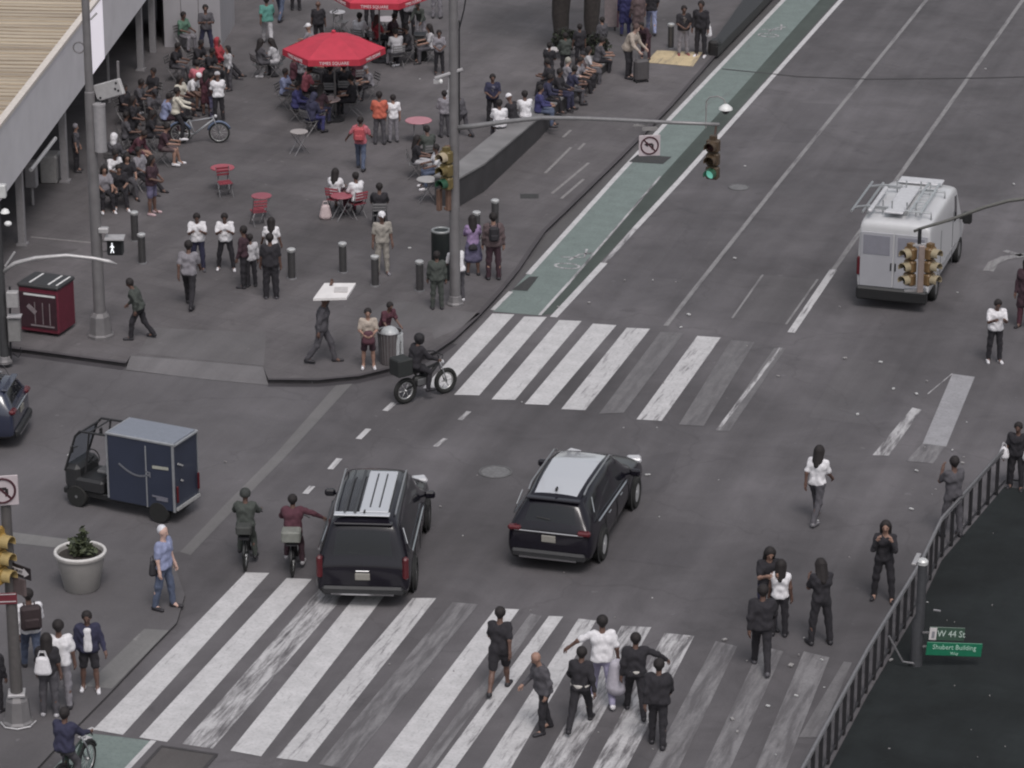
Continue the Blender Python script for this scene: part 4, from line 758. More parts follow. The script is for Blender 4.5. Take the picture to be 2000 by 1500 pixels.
f = MB(); f.box((2.1, 0, .86), (.4, .5, .1), 0, 0, None, .04); f.box((1.93, 0, 1.14), (.1, .46, .5), 0, 0, None, .04); f.build('seat', mat('grey_seat', (.10, .10, .105), .7, 0, .1), ct)
f = MB(); Q = Matrix.Rotation(rad(-55), 3, 'Y'); f.torus((2.5, 0, 1.12), .17, .015, 18, 6, 0, Q); f.tube([(2.5, 0, 1.12), (2.68, 0, .9)], .02, 6); f.build('steering_wheel', black, ct)
for sd in (1, -1):
    wheel(ct, .5, sd * .44, .26, .16, mat('steel_rim', (.3, .3, .31), .4, .7, .1)); wheel(ct, 2.7, sd * .44, .26, .14, mat('steel_rim', (.3, .3, .31), .4, .7, .1)); MB().lathe([(0, -.02), (.06, -.02), (.07, .03), (0, .03)], 12, (2.99, sd * .34, .78), 0, YZ).build('headlight', mat('headlamp', (.45, .45, .47), .1, 0, 0), ct)
    m = MB(); m.tube([(2.62, sd * .46, 1.5), (2.68, sd * .6, 1.5)], .015, 5); m.box((2.68, sd * .62, 1.48), (.05, .1, .18), 0, 0, None, .02); m.build('wing_mirror', black, ct)
# ---------------------------------------------------------------- two-wheelers
def cycle(name, label, cat, loc, rz, wb=1.1, r=.34, fat=.03, frame=None, kind='bike', fender=None, box=None, group='bicycles and motorcycles'):
    t = thing(name, label, cat, loc, rz, group); fr = frame
    for nm, x in (('rear', 0), ('front', wb)):
        w = MB(); w.torus((x, 0, r), r - fat, fat, 28, 8, 0, XZ); wo = w.build('wheel', rubber, t, True)
        q = MB(); q.torus((x, 0, r), r - fat * 2.1, fat * .35, 28, 6, 0, XZ); q.lathe([(0, -.05), (.035, -.05), (.035, .05), (0, .05)], 10, (x, 0, r), 0, XZ); ns = 12 if kind == 'bike' else 6
        for k in range(ns): a = 2 * PI * k / ns; q.tube([(x, 0, r), (x + math.cos(a) * (r - fat * 2), 0, r + math.sin(a) * (r - fat * 2))], .004 if kind == 'bike' else .012, 4)
        q.build('rim', mat('bright_rim', (.5, .5, .5), .3, .7, .1), wo, True)
        if fender:
            a = MB(); pts = [(x + math.cos(b) * (r + .03), 0, r + math.sin(b) * (r + .03)) for b in np.linspace(rad(20), rad(165), 9)]; a.tube(pts, .035, 6); a.build('mudguard', fender, t, True)
    s = MB(); hd = (wb - .2, 0, .92 if kind == 'bike' else .98)
    if kind == 'bike':
        bbk = (.45, 0, .3); st = (.3, 0, .78); s.tube([bbk, st], .022, 6); s.tube([bbk, (hd[0] + .02, 0, .75)], .03, 6); s.tube([(st[0], 0, .7), (hd[0], 0, .82)], .02, 6); s.tube([bbk, (0, 0, r)], .016, 6); s.tube([st, (0, 0, r)], .014, 6); s.build('frame', fr, t, True)
        b = MB(); b.ell((.27, 0, .84), (.14, .08, .04), 10); b.tube([st, (.28, 0, .82)], .016, 6); b.build('saddle', black, t, True)
        b = MB(); [(b.tube([bbk, (bbk[0] + dx, y, .3 + dz)], .012, 5), b.box((bbk[0] + dx, y * 1.5, .3 + dz), (.1, .08, .02))) for dx, y, dz in ((.12, .07, .1), (-.12, -.07, -.1))]; b.build('pedals', darksteel, t)
    else:
        s.box((.48, 0, .52), (.5, .16, .28), 0, 0, None, .05); s.tube([(0, 0, r), (.4, 0, .5), (.3, 0, .74)], .035, 6); s.tube([(.55, 0, .45), (wb - .22, 0, .86)], .05, 6); s.tube([(.3, 0, .74), (wb - .22, 0, .86)], .04, 6); s.build('frame', fr, t, True)
        b = MB(); b.box((.3, 0, .80), (.62, .22, .1), 0, 0, None, .05); b.build('saddle', black, t); b = MB(); b.box((.5, 0, .5), (.4, .2, .22), 0, 0, None, .04); b.build('battery', mat('grey_battery', (.12, .12, .125), .5, .2, .1), t)
    f = MB(); y = .06
    for sd in (1, -1): f.tube([(wb, sd * y, r), (wb - .12, sd * y, .68), (hd[0], 0, hd[2] - .04)], .018, 6)
    f.build('fork', mat('fork_grey', (.3, .3, .32), .4, .5, .1), t, True); h = MB(); h.tube([hd, (hd[0] - .02, 0, hd[2] + .1)], .018, 6); h.tube([(hd[0] - .12, -.32, hd[2] + .12), (hd[0], -.2, hd[2] + .13), (hd[0], .2, hd[2] + .13), (hd[0] - .12, .32, hd[2] + .12)], .014, 6); h.build('handlebar', darksteel, t, True)
    MB().ell((wb - .1, 0, .86), (.06, .06, .06), 8).build('headlight', mat('headlamp', (.45, .45, .47), .1, 0, 0), t, True)
    if box: b = MB(); b.box((-.12, 0, 1.02), box[0], 0, 0, None, .03); b.build('cargo_box', box[1], t); MB().box((-.12, 0, .84), (.34, .24, .03)).build('rear_rack', darksteel, t)
    return t
blkbox = mat('black_delivery_bag', (.018, .02, .02), .7, 0, .15)
MT = cycle('motorbike', 'black electric motorbike with fat tyres and a box turning beside the kerb', 'motorbike', tuple(G(792, 788)), rad(54), 1.22, .34, .06, black, 'moto', None, ((.44, .44, .44), blkbox))
EB1 = cycle('delivery_bicycle', 'dark delivery bicycle left of the pair before the stopped suv', 'bicycle', tuple(G(480, 1112)), rad(106), 1.12, .33, .035, darksteel, 'bike', black, ((.3, .34, .2), mat('dark_olive_bag', (.04, .042, .04), .8, 0, .15)))
EB2 = cycle('delivery_bicycle', 'delivery bicycle with a grey rear bag next to the stopped suv', 'bicycle', tuple(G(572, 1124)), rad(106), 1.12, .33, .035, darksteel, 'bike', black, ((.36, .42, .26), mat('grey_pannier', (.16, .165, .15), .7, 0, .15)))
cbb = mat('bike_share_blue', (.10, .13, .2), .5, 0, .1)
BS = cycle('share_bicycle', 'blue share bicycle with bright mudguards standing in the plaza', 'bicycle', tuple(G(352, 280, PZ)), rad(26), 1.22, .33, .03, mat('bike_frame_grey', (.3, .31, .33), .5, .1, .1), 'bike', cbb, None); BS.rotation_euler[2] = math.atan2(*(G(428, 279, PZ) - G(352, 280, PZ))[:2][::-1])
CB = cycle('bicycle', 'dark green bicycle at the bottom left beside the green lane', 'bicycle', tuple(G(118, 1560)), rad(86), 1.1, .33, .03, mat('bike_green', (.03, .05, .04), .5, 0, .1), 'bike', black, None)
# ---------------------------------------------------------------- signals, lamps, signs
def cam_rz(face): return s_ + rad(face)
def sig_head(parent, loc, rz, lit=None, body=yellow, n=3, vis=yellow, sz=1.0):
    """three-lens traffic signal; local -y is the face"""
    R = Matrix.Rotation(rz, 3, 'Z'); L = Vector(loc); f = MB(); 
    def P(v): return L + R @ (Vector(v) * sz)
    for k in range(n): f.box(P((0, 0, -.17 - .36 * k)), (.34 * sz, .22 * sz, .34 * sz), rz, 0, None, .04)
    f.box(P((0, 0, .05)), (.16 * sz, .16 * sz, .1 * sz), rz); h = f.build('signal_head', body, parent)
    for k in range(n):
        z = -.17 - .36 * k; v = MB(); prof = []; c = P((0, -.11, z)); Q = R @ XZ
        vs = []; fs = []; nn = 12
        for i in range(nn + 1):
            a = rad(-25) + rad(230) * i / nn
            for dy, rr in ((0, .15), (-.2, .145)): vs.append(c + R @ Vector((sz * rr * math.cos(a), sz * dy, sz * rr * math.sin(a))))
            for dy, rr in ((-.2, .13), (0, .135)): vs.append(c + R @ Vector((sz * rr * math.cos(a), sz * dy, sz * rr * math.sin(a))))
        for i in range(nn): fs += [(i * 4 + j, (i + 1) * 4 + j, (i + 1) * 4 + (j + 1) % 4, i * 4 + (j + 1) % 4) for j in range(4)]
        v.add(vs, fs); v.build('visor', vis[k] if isinstance(vis, list) else vis, h)
        d = MB(); d.lathe([(0, 0), (.125 * sz, 0), (.125 * sz, .02), (0, .03)], 16, c, 0, Q)
        on = lit == k; cols = ((.25, .01, .01), (.25, .12, .01), (.02, .25, .16)); d.build('lens', mat('lit_lens', (.25, .75, .6), .3, 0, 0, 1, 0, 0, None, .25) if on else mat('dark_lens', tuple(q * .08 for q in cols[k]), .25, 0, 0), h)
    return h
def turn_sign(parent, c, rz, s=.6):
    R = Matrix.Rotation(rz, 3, 'Z'); L = Vector(c); g = MB(); g.box(L, (s, .02, s), rz, 0, None, .009); sg = g.build('sign_plate', mat('white_sign_face', (.42, .37, .39), .5, 0, .06), parent)
    ring = mat('prohibition_ring', (.05, .015, .022), .5, 0, .1); blk = mat('sign_black', (.018, .014, .016), .5, 0, .1); f = MB(); f.torus(L + R @ Vector((0, -.014, 0)), s * .40, s * .038, 32, 6, 0, R @ XZ); f.build('ring', ring, sg)
    f = MB(); f.box(L + R @ Vector((0, -.0135, 0)), (s * .8, .006, s * .07), rz, 0, ('Y', rad(45))); f.build('slash', ring, sg)
    f = MB(); 
    for a, b in (((.14, -.2), (.14, .06)), ((.14, .06), (-.12, .06))):
        m_ = ((a[0] + b[0]) / 2, (a[1] + b[1]) / 2); d = math.hypot(b[0] - a[0], b[1] - a[1]); f.box(L + R @ Vector((m_[0] * s, -.012, m_[1] * s)), (s * (d if abs(a[1] - b[1]) < .01 else .1), .005, s * (.1 if abs(a[1] - b[1]) < .01 else d)), rz)
    f.add([L + R @ Vector((q[0] * s, -.0155, q[1] * s)) for q in ((-.26, .06), (-.08, .19), (-.08, -.07))], [(0, 2, 1)]); f.build('arrow', blk, sg); return sg
def pole_base(parent, c, r=.34, h=.62, n=8, m=poleM): MB().lathe([(r, 0), (r, .06), (r * .86, .1), (r * .72, h * .85), (r * .5, h), (r * .3, h)], n, c, 0).build('pole_base', m, parent)
# tall lamp pole, left
b0 = G(197, 656, PZ); t = thing('lamp_pole', 'tall grey lamp pole with a pedestrian signal in front of the pavilion', 'lamp pole', tuple(b0)); o3 = Vector(b0)
MB().tube([(0, 0, .5), (0, 0, 6.6), (0, 0, 6.62), (0, 0, 14)], [.155, .13, .105, .09], 14).build('pole', poleM, t, True, 30); pole_base(t, (0, 0, 0), .36, .66)
def PL(px, py, gx=197, gy=656, off=0.0): return Vector(VP(gx, gy, py, PZ)) - Vector(G(gx, gy, PZ)) + Vector(RT) * ((px - PXY(VP(gx, gy, py, PZ))[0]) * (Vector(VP(gx, gy, py, PZ)) - Vector(CAM)).dot(Vector(FW)) / FPX) - Vector(FH) * off
c = PL(226, 480, off=.05); f = MB(); f.box(c, (.42, .26, .42), cam_rz(0), 0, None, .03); pc_ = f.build('walk_signal', mat('signal_case_dark', (.03, .032, .034), .5, 0, .1), t)
f = MB(); R = Matrix.Rotation(cam_rz(0), 3, 'Z'); f.box(c + R @ Vector((0, -.134, 0)), (.34, .01, .34), cam_rz(0)); f.build('screen', mat('signal_screen', (.012, .012, .014), .3, 0, 0), pc_)
f = MB(); q = c + R @ Vector((-.07, -.145, 0)); f.ell(q + Vector((0, 0, .12)), (.022, .012, .025), 8)
for a, b, w in (((0, .09), (.0, .0), .022), ((0, .0), (.035, -.13), .014), ((0, 0), (-.04, -.13), .014), ((0, .08), (.05, .01), .011), ((0, .08), (-.05, .02), .011)): f.tube([q + R @ Vector((a[0], 0, a[1])), q + R @ Vector((b[0], 0, b[1]))], w, 5)
f.build('walking_figure', mat('lit_walk_symbol', (.8, .82, .85), .4, 0, 0, 1, 0, 0, None, .7), pc_)
f = MB(); f.box(c + R @ Vector((0, -.06, .26)), (.5, .42, .035), cam_rz(0)); f.build('hood', mat('pale_metal', (.36, .35, .36), .5, .2, .1), pc_)
f = MB(); f.tube([PL(188, 470), PL(214, 472)], .03, 6); f.tube([PL(188, 492), PL(214, 490)], .03, 6); f.build('bracket', poleM, t)
c = PL(203, 447, off=.1); MB().box(c, (.26, .2, .14), cam_rz(0), 0, None, .02).build('small_box', mat('pale_metal', (.36, .35, .36), .5, .2, .1), t)
c = PL(196, 248, off=.08); MB().lathe([(.16, -.62), (.16, .58), (.17, .58), (.17, .64), (0, .66)], 14, c).build('antenna_drum', mat('drum_grey', (.27, .26, .27), .5, .1, .08), t, True, 30)
c = PL(214, 173, off=.1); f = MB(); f.box(c, (.86, .12, .42), cam_rz(-28), 0, ('Y', rad(-20)), .02); sgn = f.build('flat_panel', mat('pale_panel', (.38, .37, .375), .5, .1, .08), t)
f = MB(); Rr = Matrix.Rotation(cam_rz(-28), 3, 'Z') @ Matrix.Rotation(rad(-20), 3, 'Y'); [f.ell(c + Rr @ Vector((dx, -.065, dz)), (.035, .012, .035), 8) for dx, dz in ((.32, -.08), (.32, .12), (.24, -.02), (-.3, -.14))]; f.build('panel_bolt', darksteel, sgn); f = MB(); f.tube([PL(190, 195), PL(200, 195)], .03, 6); f.tube([PL(198, 200), PL(206, 205)], .05, 6); f.build('panel_bracket', darksteel, t)
f = MB(); f.torus(PL(154, 93, off=.0), .14, .02, 18, 6, 0, R @ XZ); f.build('ring_bracket', poleM, t)
MB().box(PL(184, 30, off=.1), (.24, .05, .05), cam_rz(0), 0, ('Y', rad(-45))).build('arm_stub', mat('pale_metal', (.36, .35, .36), .5, .2, .1), t)
# pole with its mast arm, centre
gx, gy = 889, 595; b1 = G(gx, gy, PZ); t = thing('signal_mast', 'grey signal mast in the plaza whose curved arm reaches over the green lane', 'signal mast', tuple(b1)); o1 = Vector(b1)
MB().tube([(0, 0, 0), (0, 0, 4.6), (0, 0, 14)], [.15, .13, .09], 14).build('pole', poleM, t, True, 30); pole_base(t, (0, 0, 0), .24, .3)
def PC(px, py, off=0.0): return PL(px, py, gx, gy, off)
def ARM(px, py): return Vector(VP(px, gy + .106 * (px - gx), py, PZ)) - o1
f = MB(); f.tube([ARM(x, y) for x, y in [(892, 250), (930, 246), (985, 238), (1060, 230), (1130, 231), (1200, 234), (1300, 239), (1396, 243)]], [.075, .07, .065, .06, .055, .055, .05, .045], 8); f.build('mast_arm', mat('pale_arm_metal', (.21, .205, .21), .45, .3, .1), t, True)
sg = turn_sign(t, ARM(1263, 282) - Vector(FH) * .1, cam_rz(8), .56); f = MB(); f.box(ARM(1263, 250) - Vector(FH) * .06, (.4, .03, .1), cam_rz(8)); f.tube([ARM(1240, 242), ARM(1240, 246)], .04, 6); f.box(ARM(1245, 244) - Vector(FH) * .02, (.36, .03, .05), cam_rz(8)); f.build('sign_bracket', mat('bracket_grey', (.26, .25, .25), .5, .3, .1), t)
f = MB(); f.tube([ARM(1370, 250), ARM(1370, 198), ARM(1376, 190), ARM(1392, 188), ARM(1403, 194), ARM(1407, 203)], .018, 6); f.build('lamp_bracket', mat('bracket_grey', (.26, .25, .25), .5, .3, .1), t); q = ARM(1407, 210); f = MB(); f.lathe([(0, .1), (.07, .08), (.17, 0), (.18, -.05), (0, -.06)], 18, q); f.build('dome_housing', mat('camera_white', (.6, .6, .6), .4, 0, .05), t, True, 40); MB().ell(q - Vector((0, 0, .08)), (.1, .1, .1), 12).build('dome', mat('smoked_dome', (.03, .03, .032), .1, 0, 0), t, True)
f = MB(); f.tube([ARM(1390, 243), ARM(1388, 262)], .03, 6); f.build('hanger', mat('rusty_hanger', (.12, .08, .07), .6, .2, .1), t)
or_ = mat('signal_amber_body', (.06, .04, .024), .5, 0, .15); sig_head(t, ARM(1385, 272), cam_rz(-25), 2, or_, 3, [or_, or_, sgreen])
# signal heads fixed to that mast
rz_ = cam_rz(-38); sig_head(t, PC(872, 290, .2), rz_, None, mat('signal_olive', (.12, .09, .035), .5, 0, .2), 3, [mat('visor_cream', (.34, .28, .2), .5, 0, .1), mat('signal_olive', (.12, .09, .035), .5, 0, .2), sgreen]); f = MB(); [f.box(PC(x, 388, .1), (.12, .14, .6), rz_, 0, None, .02) for x in (858, 876)]; f.build('rusty_bracket_box', mat('rusty_brown', (.13, .075, .055), .7, .1, .2), t)
f = MB(); f.tube([PC(868, 285, .1), PC(888, 285)], .04, 6); f.tube([PC(868, 405, .1), PC(888, 405)], .04, 6); f.build('signal_bracket', mat('rusty_brown', (.13, .075, .055), .7, .1, .2), t)
f = MB(); f.tube([PC(850, 152, .05), PC(904, 134, .05)], .045, 6); f.box(PC(852, 158, .05), (.14, .12, .1), cam_rz(0)); f.tube([PC(878, 152), PC(876, 190)], .03, 6); f.build('crossbar', mat('pale_metal', (.36, .35, .36), .5, .2, .1), t); MB().ell(PC(861, 158, .05), (.06, .06, .07), 8).build('camera', white, t)
f = MB(); f.tube([PC(896, 60), PC(906, 20), PC(914, -30)], .02, 6); f.tube([PC(897, 40), PC(897, 260)], .02, 6); f.build('cable_conduit', darksteel, t)
# left edge: pole with short arm and boxes
gx2, gy2 = 10, 708; b2 = G(gx2, gy2, PZ); t = thing('street_lamp', 'dark pole at the left edge with a pale tapering arm and equipment boxes', 'street lamp', tuple(b2)); o2 = Vector(b2)
def PE(px, py, off=0.0): return PL(px, py, gx2, gy2, off)
MB().tube([(0, 0, 0), (0, 0, 3.4), (0, 0, 13)], [.12, .105, .07], 12).build('pole', mat('dark_pole_paint', (.05, .05, .053), .6, .2, .1), t, True, 30); pole_base(t, (0, 0, 0), .2, .2)
f = MB(); f.tube([PE(x, y) for x, y in [(6, 530), (30, 514), (70, 504), (130, 499), (185, 505), (212, 511), (229, 516)]], [.06, .06, .058, .055, .05, .06, .012], 8); f.build('arm', mat('pale_arm_bright', (.38, .37, .375), .4, .3, .08), t, True); f = MB(); f.tube([PE(10, 520), PE(29, 492)], .03, 6); f.build('brace', mat('pale_metal', (.36, .35, .36), .5, .2, .1), t)
for x, y, w, h, m in [(26, 581, .3, .42, (.30, .29, .295)), (30, 640, .32, .62, (.2, .195, .195)), (4, 370, .24, .34, (.5, .5, .5))]: MB().box(PE(x, y, .12), (w, .22, h), cam_rz(0), 0, None, .02).build('equipment_box', mat('box_%d' % x, m, .5, .1, .1), t)
f = MB(); f.box(PE(30, 613, .16), (.36, .28, .03), cam_rz(0)); f.build('box_lid', mat('pale_metal', (.36, .35, .36), .5, .2, .1), t); f = MB(); f.lathe([(0, .12), (.08, .08), (.12, 0), (0, 0)], 14, PE(11, 413, .1)); f.build('camera_dome', white, t, True, 40); f = MB(); f.ell(PE(17, 434, .12), (.1, .1, .07), 10); f.build('camera_dome', mat('camera_white', (.6, .6, .6), .4, 0, .05), t, True)
f = MB(); cc = [PE(25, 690), PE(36, 698), PE(41, 690), PE(40, 678)]; f.tube(cc, .012, 5); f.tube([PE(19, 560), PE(21, 704)], .03, 6); f.build('conduit', darksteel, t)
t2 = thing('grey_post', 'broad pale grey post cut by the left picture edge beside the dark pole', 'post', tuple(G(-2, 702, PZ))); MB().tube([(0, 0, 0), (0, 0, 1.95)], .15, 12).build('post_body', mat('pale_post', (.3, .29, .3), .5, .1, .1), t2, True, 40); MB().lathe([(.16, 1.95), (.17, 2.0), (0, 2.04)], 12).build('post_cap', mat('pale_post_cap', (.36, .35, .36), .5, .1, .1), t2)
# foreground left signal pole
gx3, gy3 = 36, 1412; b3 = G(gx3, gy3, .06); t = thing('signal_pole', 'traffic signal pole with a no left turn sign in the lower left corner', 'signal pole', tuple(b3))
def PF(px, py, off=0.0): return PL(px, py, gx3, gy3, off) + Vector((0, 0, -.0))
MB().tube([(0, 0, .5), (0, 0, PF(16, 985).z)], [.125, .1], 12).build('pole', mat('brown_grey_pole', (.09, .083, .083), .6, .2, .12), t, True, 30); pole_base(t, (0, 0, 0), .32, .62); f = MB(); pts = [Vector((math.cos(rad(a)) * .345, math.sin(rad(a)) * .345, .03)) for a in (202.5, 247.5, 292.5, 337.5, 382.5)]; f.tube(pts, .02, 5); f.build('base_rim', mat('worn_bright_edge', (.42, .41, .42), .5, .3, .1), t)
f = MB(); f.box(Vector((0, 0, .66)), (.34, .34, .06), .4, 0, None, .01); f.build('collar', mat('pale_metal', (.36, .35, .36), .5, .2, .1), t)
turn_sign(t, PF(6, 952, .14), cam_rz(10), .62); f = MB(); f.tube([PF(14, 960), PF(14, 990)], .05, 8); f.build('sign_post', poleM, t)
sig_head(t, PF(-2, 1034, .14), cam_rz(62), None, yellow, 3, mat('visor_yellow', (.32, .235, .1), .45, 0, .1)); f = MB(); f.tube([PF(2, 1024, .1), PF(24, 1050)], .035, 6); f.build('signal_arm', yellow, t)
c = PF(38, 1107, .16); rzz = cam_rz(-38); f = MB(); f.box(c, (.7, .02, .26), rzz, 0, ('Y', rad(0)), .008); ow = f.build('one_way_sign', mat('sign_black', (.018, .014, .016), .5, 0, .1), t); Rz = Matrix.Rotation(rzz, 3, 'Z')
f = MB(); q = lambda x, z: c + Rz @ Vector((x, -.014, z)); f.add([q(-.3, .06), q(.16, .06), q(.16, .1), q(.31, 0), q(.16, -.1), q(.16, -.06), q(-.3, -.06)], [(0, 6, 5, 4, 3, 2, 1)]); f.build('arrow', mat('sign_white', (.5, .47, .48), .5, 0, .05), ow); lettering('ONE WAY', .1, mat('sign_black', (.018, .014, .016), .5, 0, .1), ow, c + Rz @ Vector((-.06, -.019, 0)), (PI / 2, 0, rzz), .85)
c = PF(34, 1138, .1); MB().box(c, (.5, .06, .36), rzz, 0, None, .01).build('sign_back', mat('brown_sign_back', (.10, .075, .075), .6, .1, .15), t)
c = PF(12, 1163, .14); f = MB(); f.box(c, (.46, .02, .24), cam_rz(6), 0, None, .008); rs = f.build('red_sign', mat('sign_red', (.13, .02, .03), .5, 0, .1), t); f = MB(); [f.box(c + R @ Vector((0, -.014, z)), (.42, .006, .018), cam_rz(6)) for z in (-.06, .095)]; f.build('sign_border', mat('sign_white', (.5, .47, .48), .5, 0, .05), rs)
# right: arm with two signals over the white van
gx4, gy4 = 1782, 905; b4 = G(2230, 952); t = thing('signal_mast', 'signal mast beyond the right edge whose arm carries two yellow signals', 'signal mast', tuple(b4)); o4 = Vector(b4)
def AR(px, py, off=0.0): return Vector(VP(px, gy4 + .106 * (px - gx4), py)) - o4 - Vector(FH) * off
MB().tube([(0, 0, 0), (0, 0, 8)], [.16, .11], 12).build('pole', poleM, t, True); f = MB(); f.tube([AR(2229, 420), AR(2120, 395), AR(2000, 384), AR(1940, 392), AR(1895, 405), AR(1830, 430), AR(1775, 447), AR(1765, 452)], [.07, .065, .05, .045, .045, .04, .035, .035], 8); f.build('mast_arm', mat('arm_olive_grey', (.13, .128, .12), .5, .3, .1), t, True)
f = MB(); f.tube([AR(1776, 446), AR(1776, 476)], .045, 8); f.build('hanger', darksteel, t); MB().box(AR(1779, 520, .22), (.15, .06, 1.15), cam_rz(2), 0, None, .02).build('signal_spine', mat('pinkish_backplate', (.22, .175, .16), .5, .1, .1), t)
by = mat('signal_ochre', (.13, .078, .034), .5, 0, .15); vy = mat('visor_cream_yellow', (.27, .225, .15), .45, 0, .12)
sig_head(t, AR(1760, 481, .05), cam_rz(-50), None, by, 3, vy, .88); sig_head(t, AR(1797, 481, .05), cam_rz(48), None, by, 3, vy, .88); f = MB(); f.box(AR(1778, 478), (.5, .1, .05), cam_rz(0)); f.box(AR(1772, 566), (.5, .12, .05), cam_rz(0)); f.build('signal_bracket', mat('pale_metal', (.36, .35, .36), .5, .2, .1), t)
# barrier at the lower right
rl = [(1440, 1810), (1502, 1705), (1570, 1580), (1690, 1355), (1795, 1178), (1835, 1092), (1962, 948)]; RP = [Vector(G(a, b)) for a, b in rl]; t = thing('railing', 'long dark steel railing with upright bars along the dark pavement', 'railing', RP[0]); rm_ = mat('railing_dark_steel', (.03, .029, .032), .5, .3, .12); rt_ = mat('railing_top_steel', (.21, .205, .215), .4, .4, .1)
f = MB(); f.tube([q - RP[0] + Vector((0, 0, .98)) for q in RP], .032, 8); f.tube([q - RP[0] + Vector((.0, 0, .90)) for q in RP], .02, 6); f.build('top_rail', rt_, t, True); f = MB(); f.tube([q - RP[0] + Vector((0, 0, .12)) for q in RP], .02, 6); f.build('bottom_rail', rm_, t, True)
post = MB().box((0, 0, .46), (.075, .045, .9)); pm = None; acc = 0; SPC = .66
for a, b in zip(RP, RP[1:]):
    d = (b - a).length; k = (SPC - acc) if acc else 0
    while k < d:
        q = a + (b - a) * (k / d) - RP[0]
        if pm is None: po = MB().box((0, 0, .46), (.1, .06, .9)).build('upright', rm_, t); pm = po.data
        else: po = link(D.objects.new('upright', pm), t)
        po.location = q; po.rotation_euler = (0, 0, math.atan2(b.y - a.y, b.x - a.x)); k += SPC
    acc = (d - (k - SPC)) % SPC
f = MB(); a = RP[4] - RP[0]
f.box(a + Vector((-.12, .1, .97)), (.1, .6, .05), 0, 0, None, .01); f.build('rail_clamp', mat('pale_clamp', (.4, .39, .4), .4, .4, .1), t)
RP2 = [Vector(G(a, b)) for a, b in [(1968, 944), (2080, 958), (2300, 985)]]; t = thing('railing', 'short railing panel turning to the right picture edge by the corner', 'railing', RP2[0]); f = MB(); f.tube([q - RP2[0] + Vector((0, 0, .98)) for q in RP2], .03, 8); f.build('top_rail', rt_, t, True)
f = MB(); f.tube([q - RP2[0] + Vector((0, 0, .1)) for q in RP2], .02, 6); f.tube([RP2[0] - RP2[0] + Vector((.05, 0, .9)), RP2[1] - RP2[0] + Vector((0, 0, .12))], .025, 6); f.build('brace', rm_, t)
for k in (0.0, .5, 1.0): MB().box((RP2[1] - RP2[0]) * k + Vector((0, 0, .48)), (.06, .06, .96)).build('upright', rm_, t)
# street-name sign on its post
gx5, gy5 = 1789, 1300; t = thing('street_sign', 'green street name sign for west 44th street on a grey post', 'street sign', tuple(G(gx5, gy5))); zt = PL(1800, 1096, gx5, gy5).z
MB().tube([(0, 0, 0), (0, 0, .95), (.04, 0, 1.15), (.04, 0, zt)], [.13, .13, .095, .095], 12).build('post', mat('dark_sign_post', (.055, .056, .062), .6, .2, .12), t, True, 30); f = MB(); f.lathe([(.11, zt - .05), (.115, zt + .02), (.08, zt + .06), (0, zt + .07)], 14, (.04, 0, 0)); f.build('post_cap', mat('pale_cap', (.5, .5, .5), .4, .2, .08), t, True, 40)
rzs = cam_rz(4); Rs = Matrix.Rotation(rzs, 3, 'Z'); sgm = mat('sign_green', (.01, .13, .07), .45, 0, .06); sgd = mat('sign_green_dark', (.04, .075, .055), .45, 0, .06); ltm = mat('sign_letters', (.33, .5, .42), .5, 0, .05)
c = PL(1848, 1233, gx5, gy5, .12); f = MB(); f.box(c, (.74, .02, .30), rzs, 0, ('Y', rad(4)), .008); a = f.build('upper_plate', sgd, t); lettering('W 44 St', .2, mat('sign_letters_pale', (.42, .5, .46), .5, 0, .05), a, c + Rs @ Vector((.09, -.018, -.005)), (PI / 2, rad(4), rzs), .86)
f = MB(); f.box(c + Rs @ Vector((-.29, -.012, .02)), (.15, .014, .27), rzs, 0, ('Y', rad(4))); w_ = f.build('white_panel', mat('sign_white', (.5, .47, .48), .5, 0, .05), a); f = MB(); f.box(c + Rs @ Vector((-.285, -.021, .0)), (.06, .006, .15), rzs, 0, ('Y', rad(4))); f.build('panel_mark', mat('mark_grey', (.2, .2, .22), .5, 0, .05), w_)
c = PL(1862, 1262, gx5, gy5, .15); f = MB(); f.box(c, (1.16, .02, .30), rzs, 0, ('Y', rad(4)), .008); a = f.build('lower_plate', sgm, t); lettering('Shubert Building', .15, ltm, a, c + Rs @ Vector((0, -.016, .045)), (PI / 2, rad(4), rzs), .92); lettering('Way', .09, ltm, a, c + Rs @ Vector((0, -.016, -.09)), (PI / 2, rad(4), rzs))
f = MB(); f.box(PL(1808, 1230, gx5, gy5, .12), (.16, .03, .03), rzs); f.box(PL(1808, 1256, gx5, gy5, .15), (.16, .03, .03), rzs); f.build('sign_bracket', poleM, t); f = MB(); f.tube([PL(1735, 1238, gx5, gy5, .1), PL(1762, 1288, gx5, gy5, .1), PL(1786, 1292, gx5, gy5, .1)], .022, 6); f.build('bent_rod', steel, t)
f = MB(); f.tube([PL(1822, 1187, gx5, gy5, .1), PL(1836, 1189, gx5, gy5, .1)], .022, 6); f.build('small_clip', steel, t)
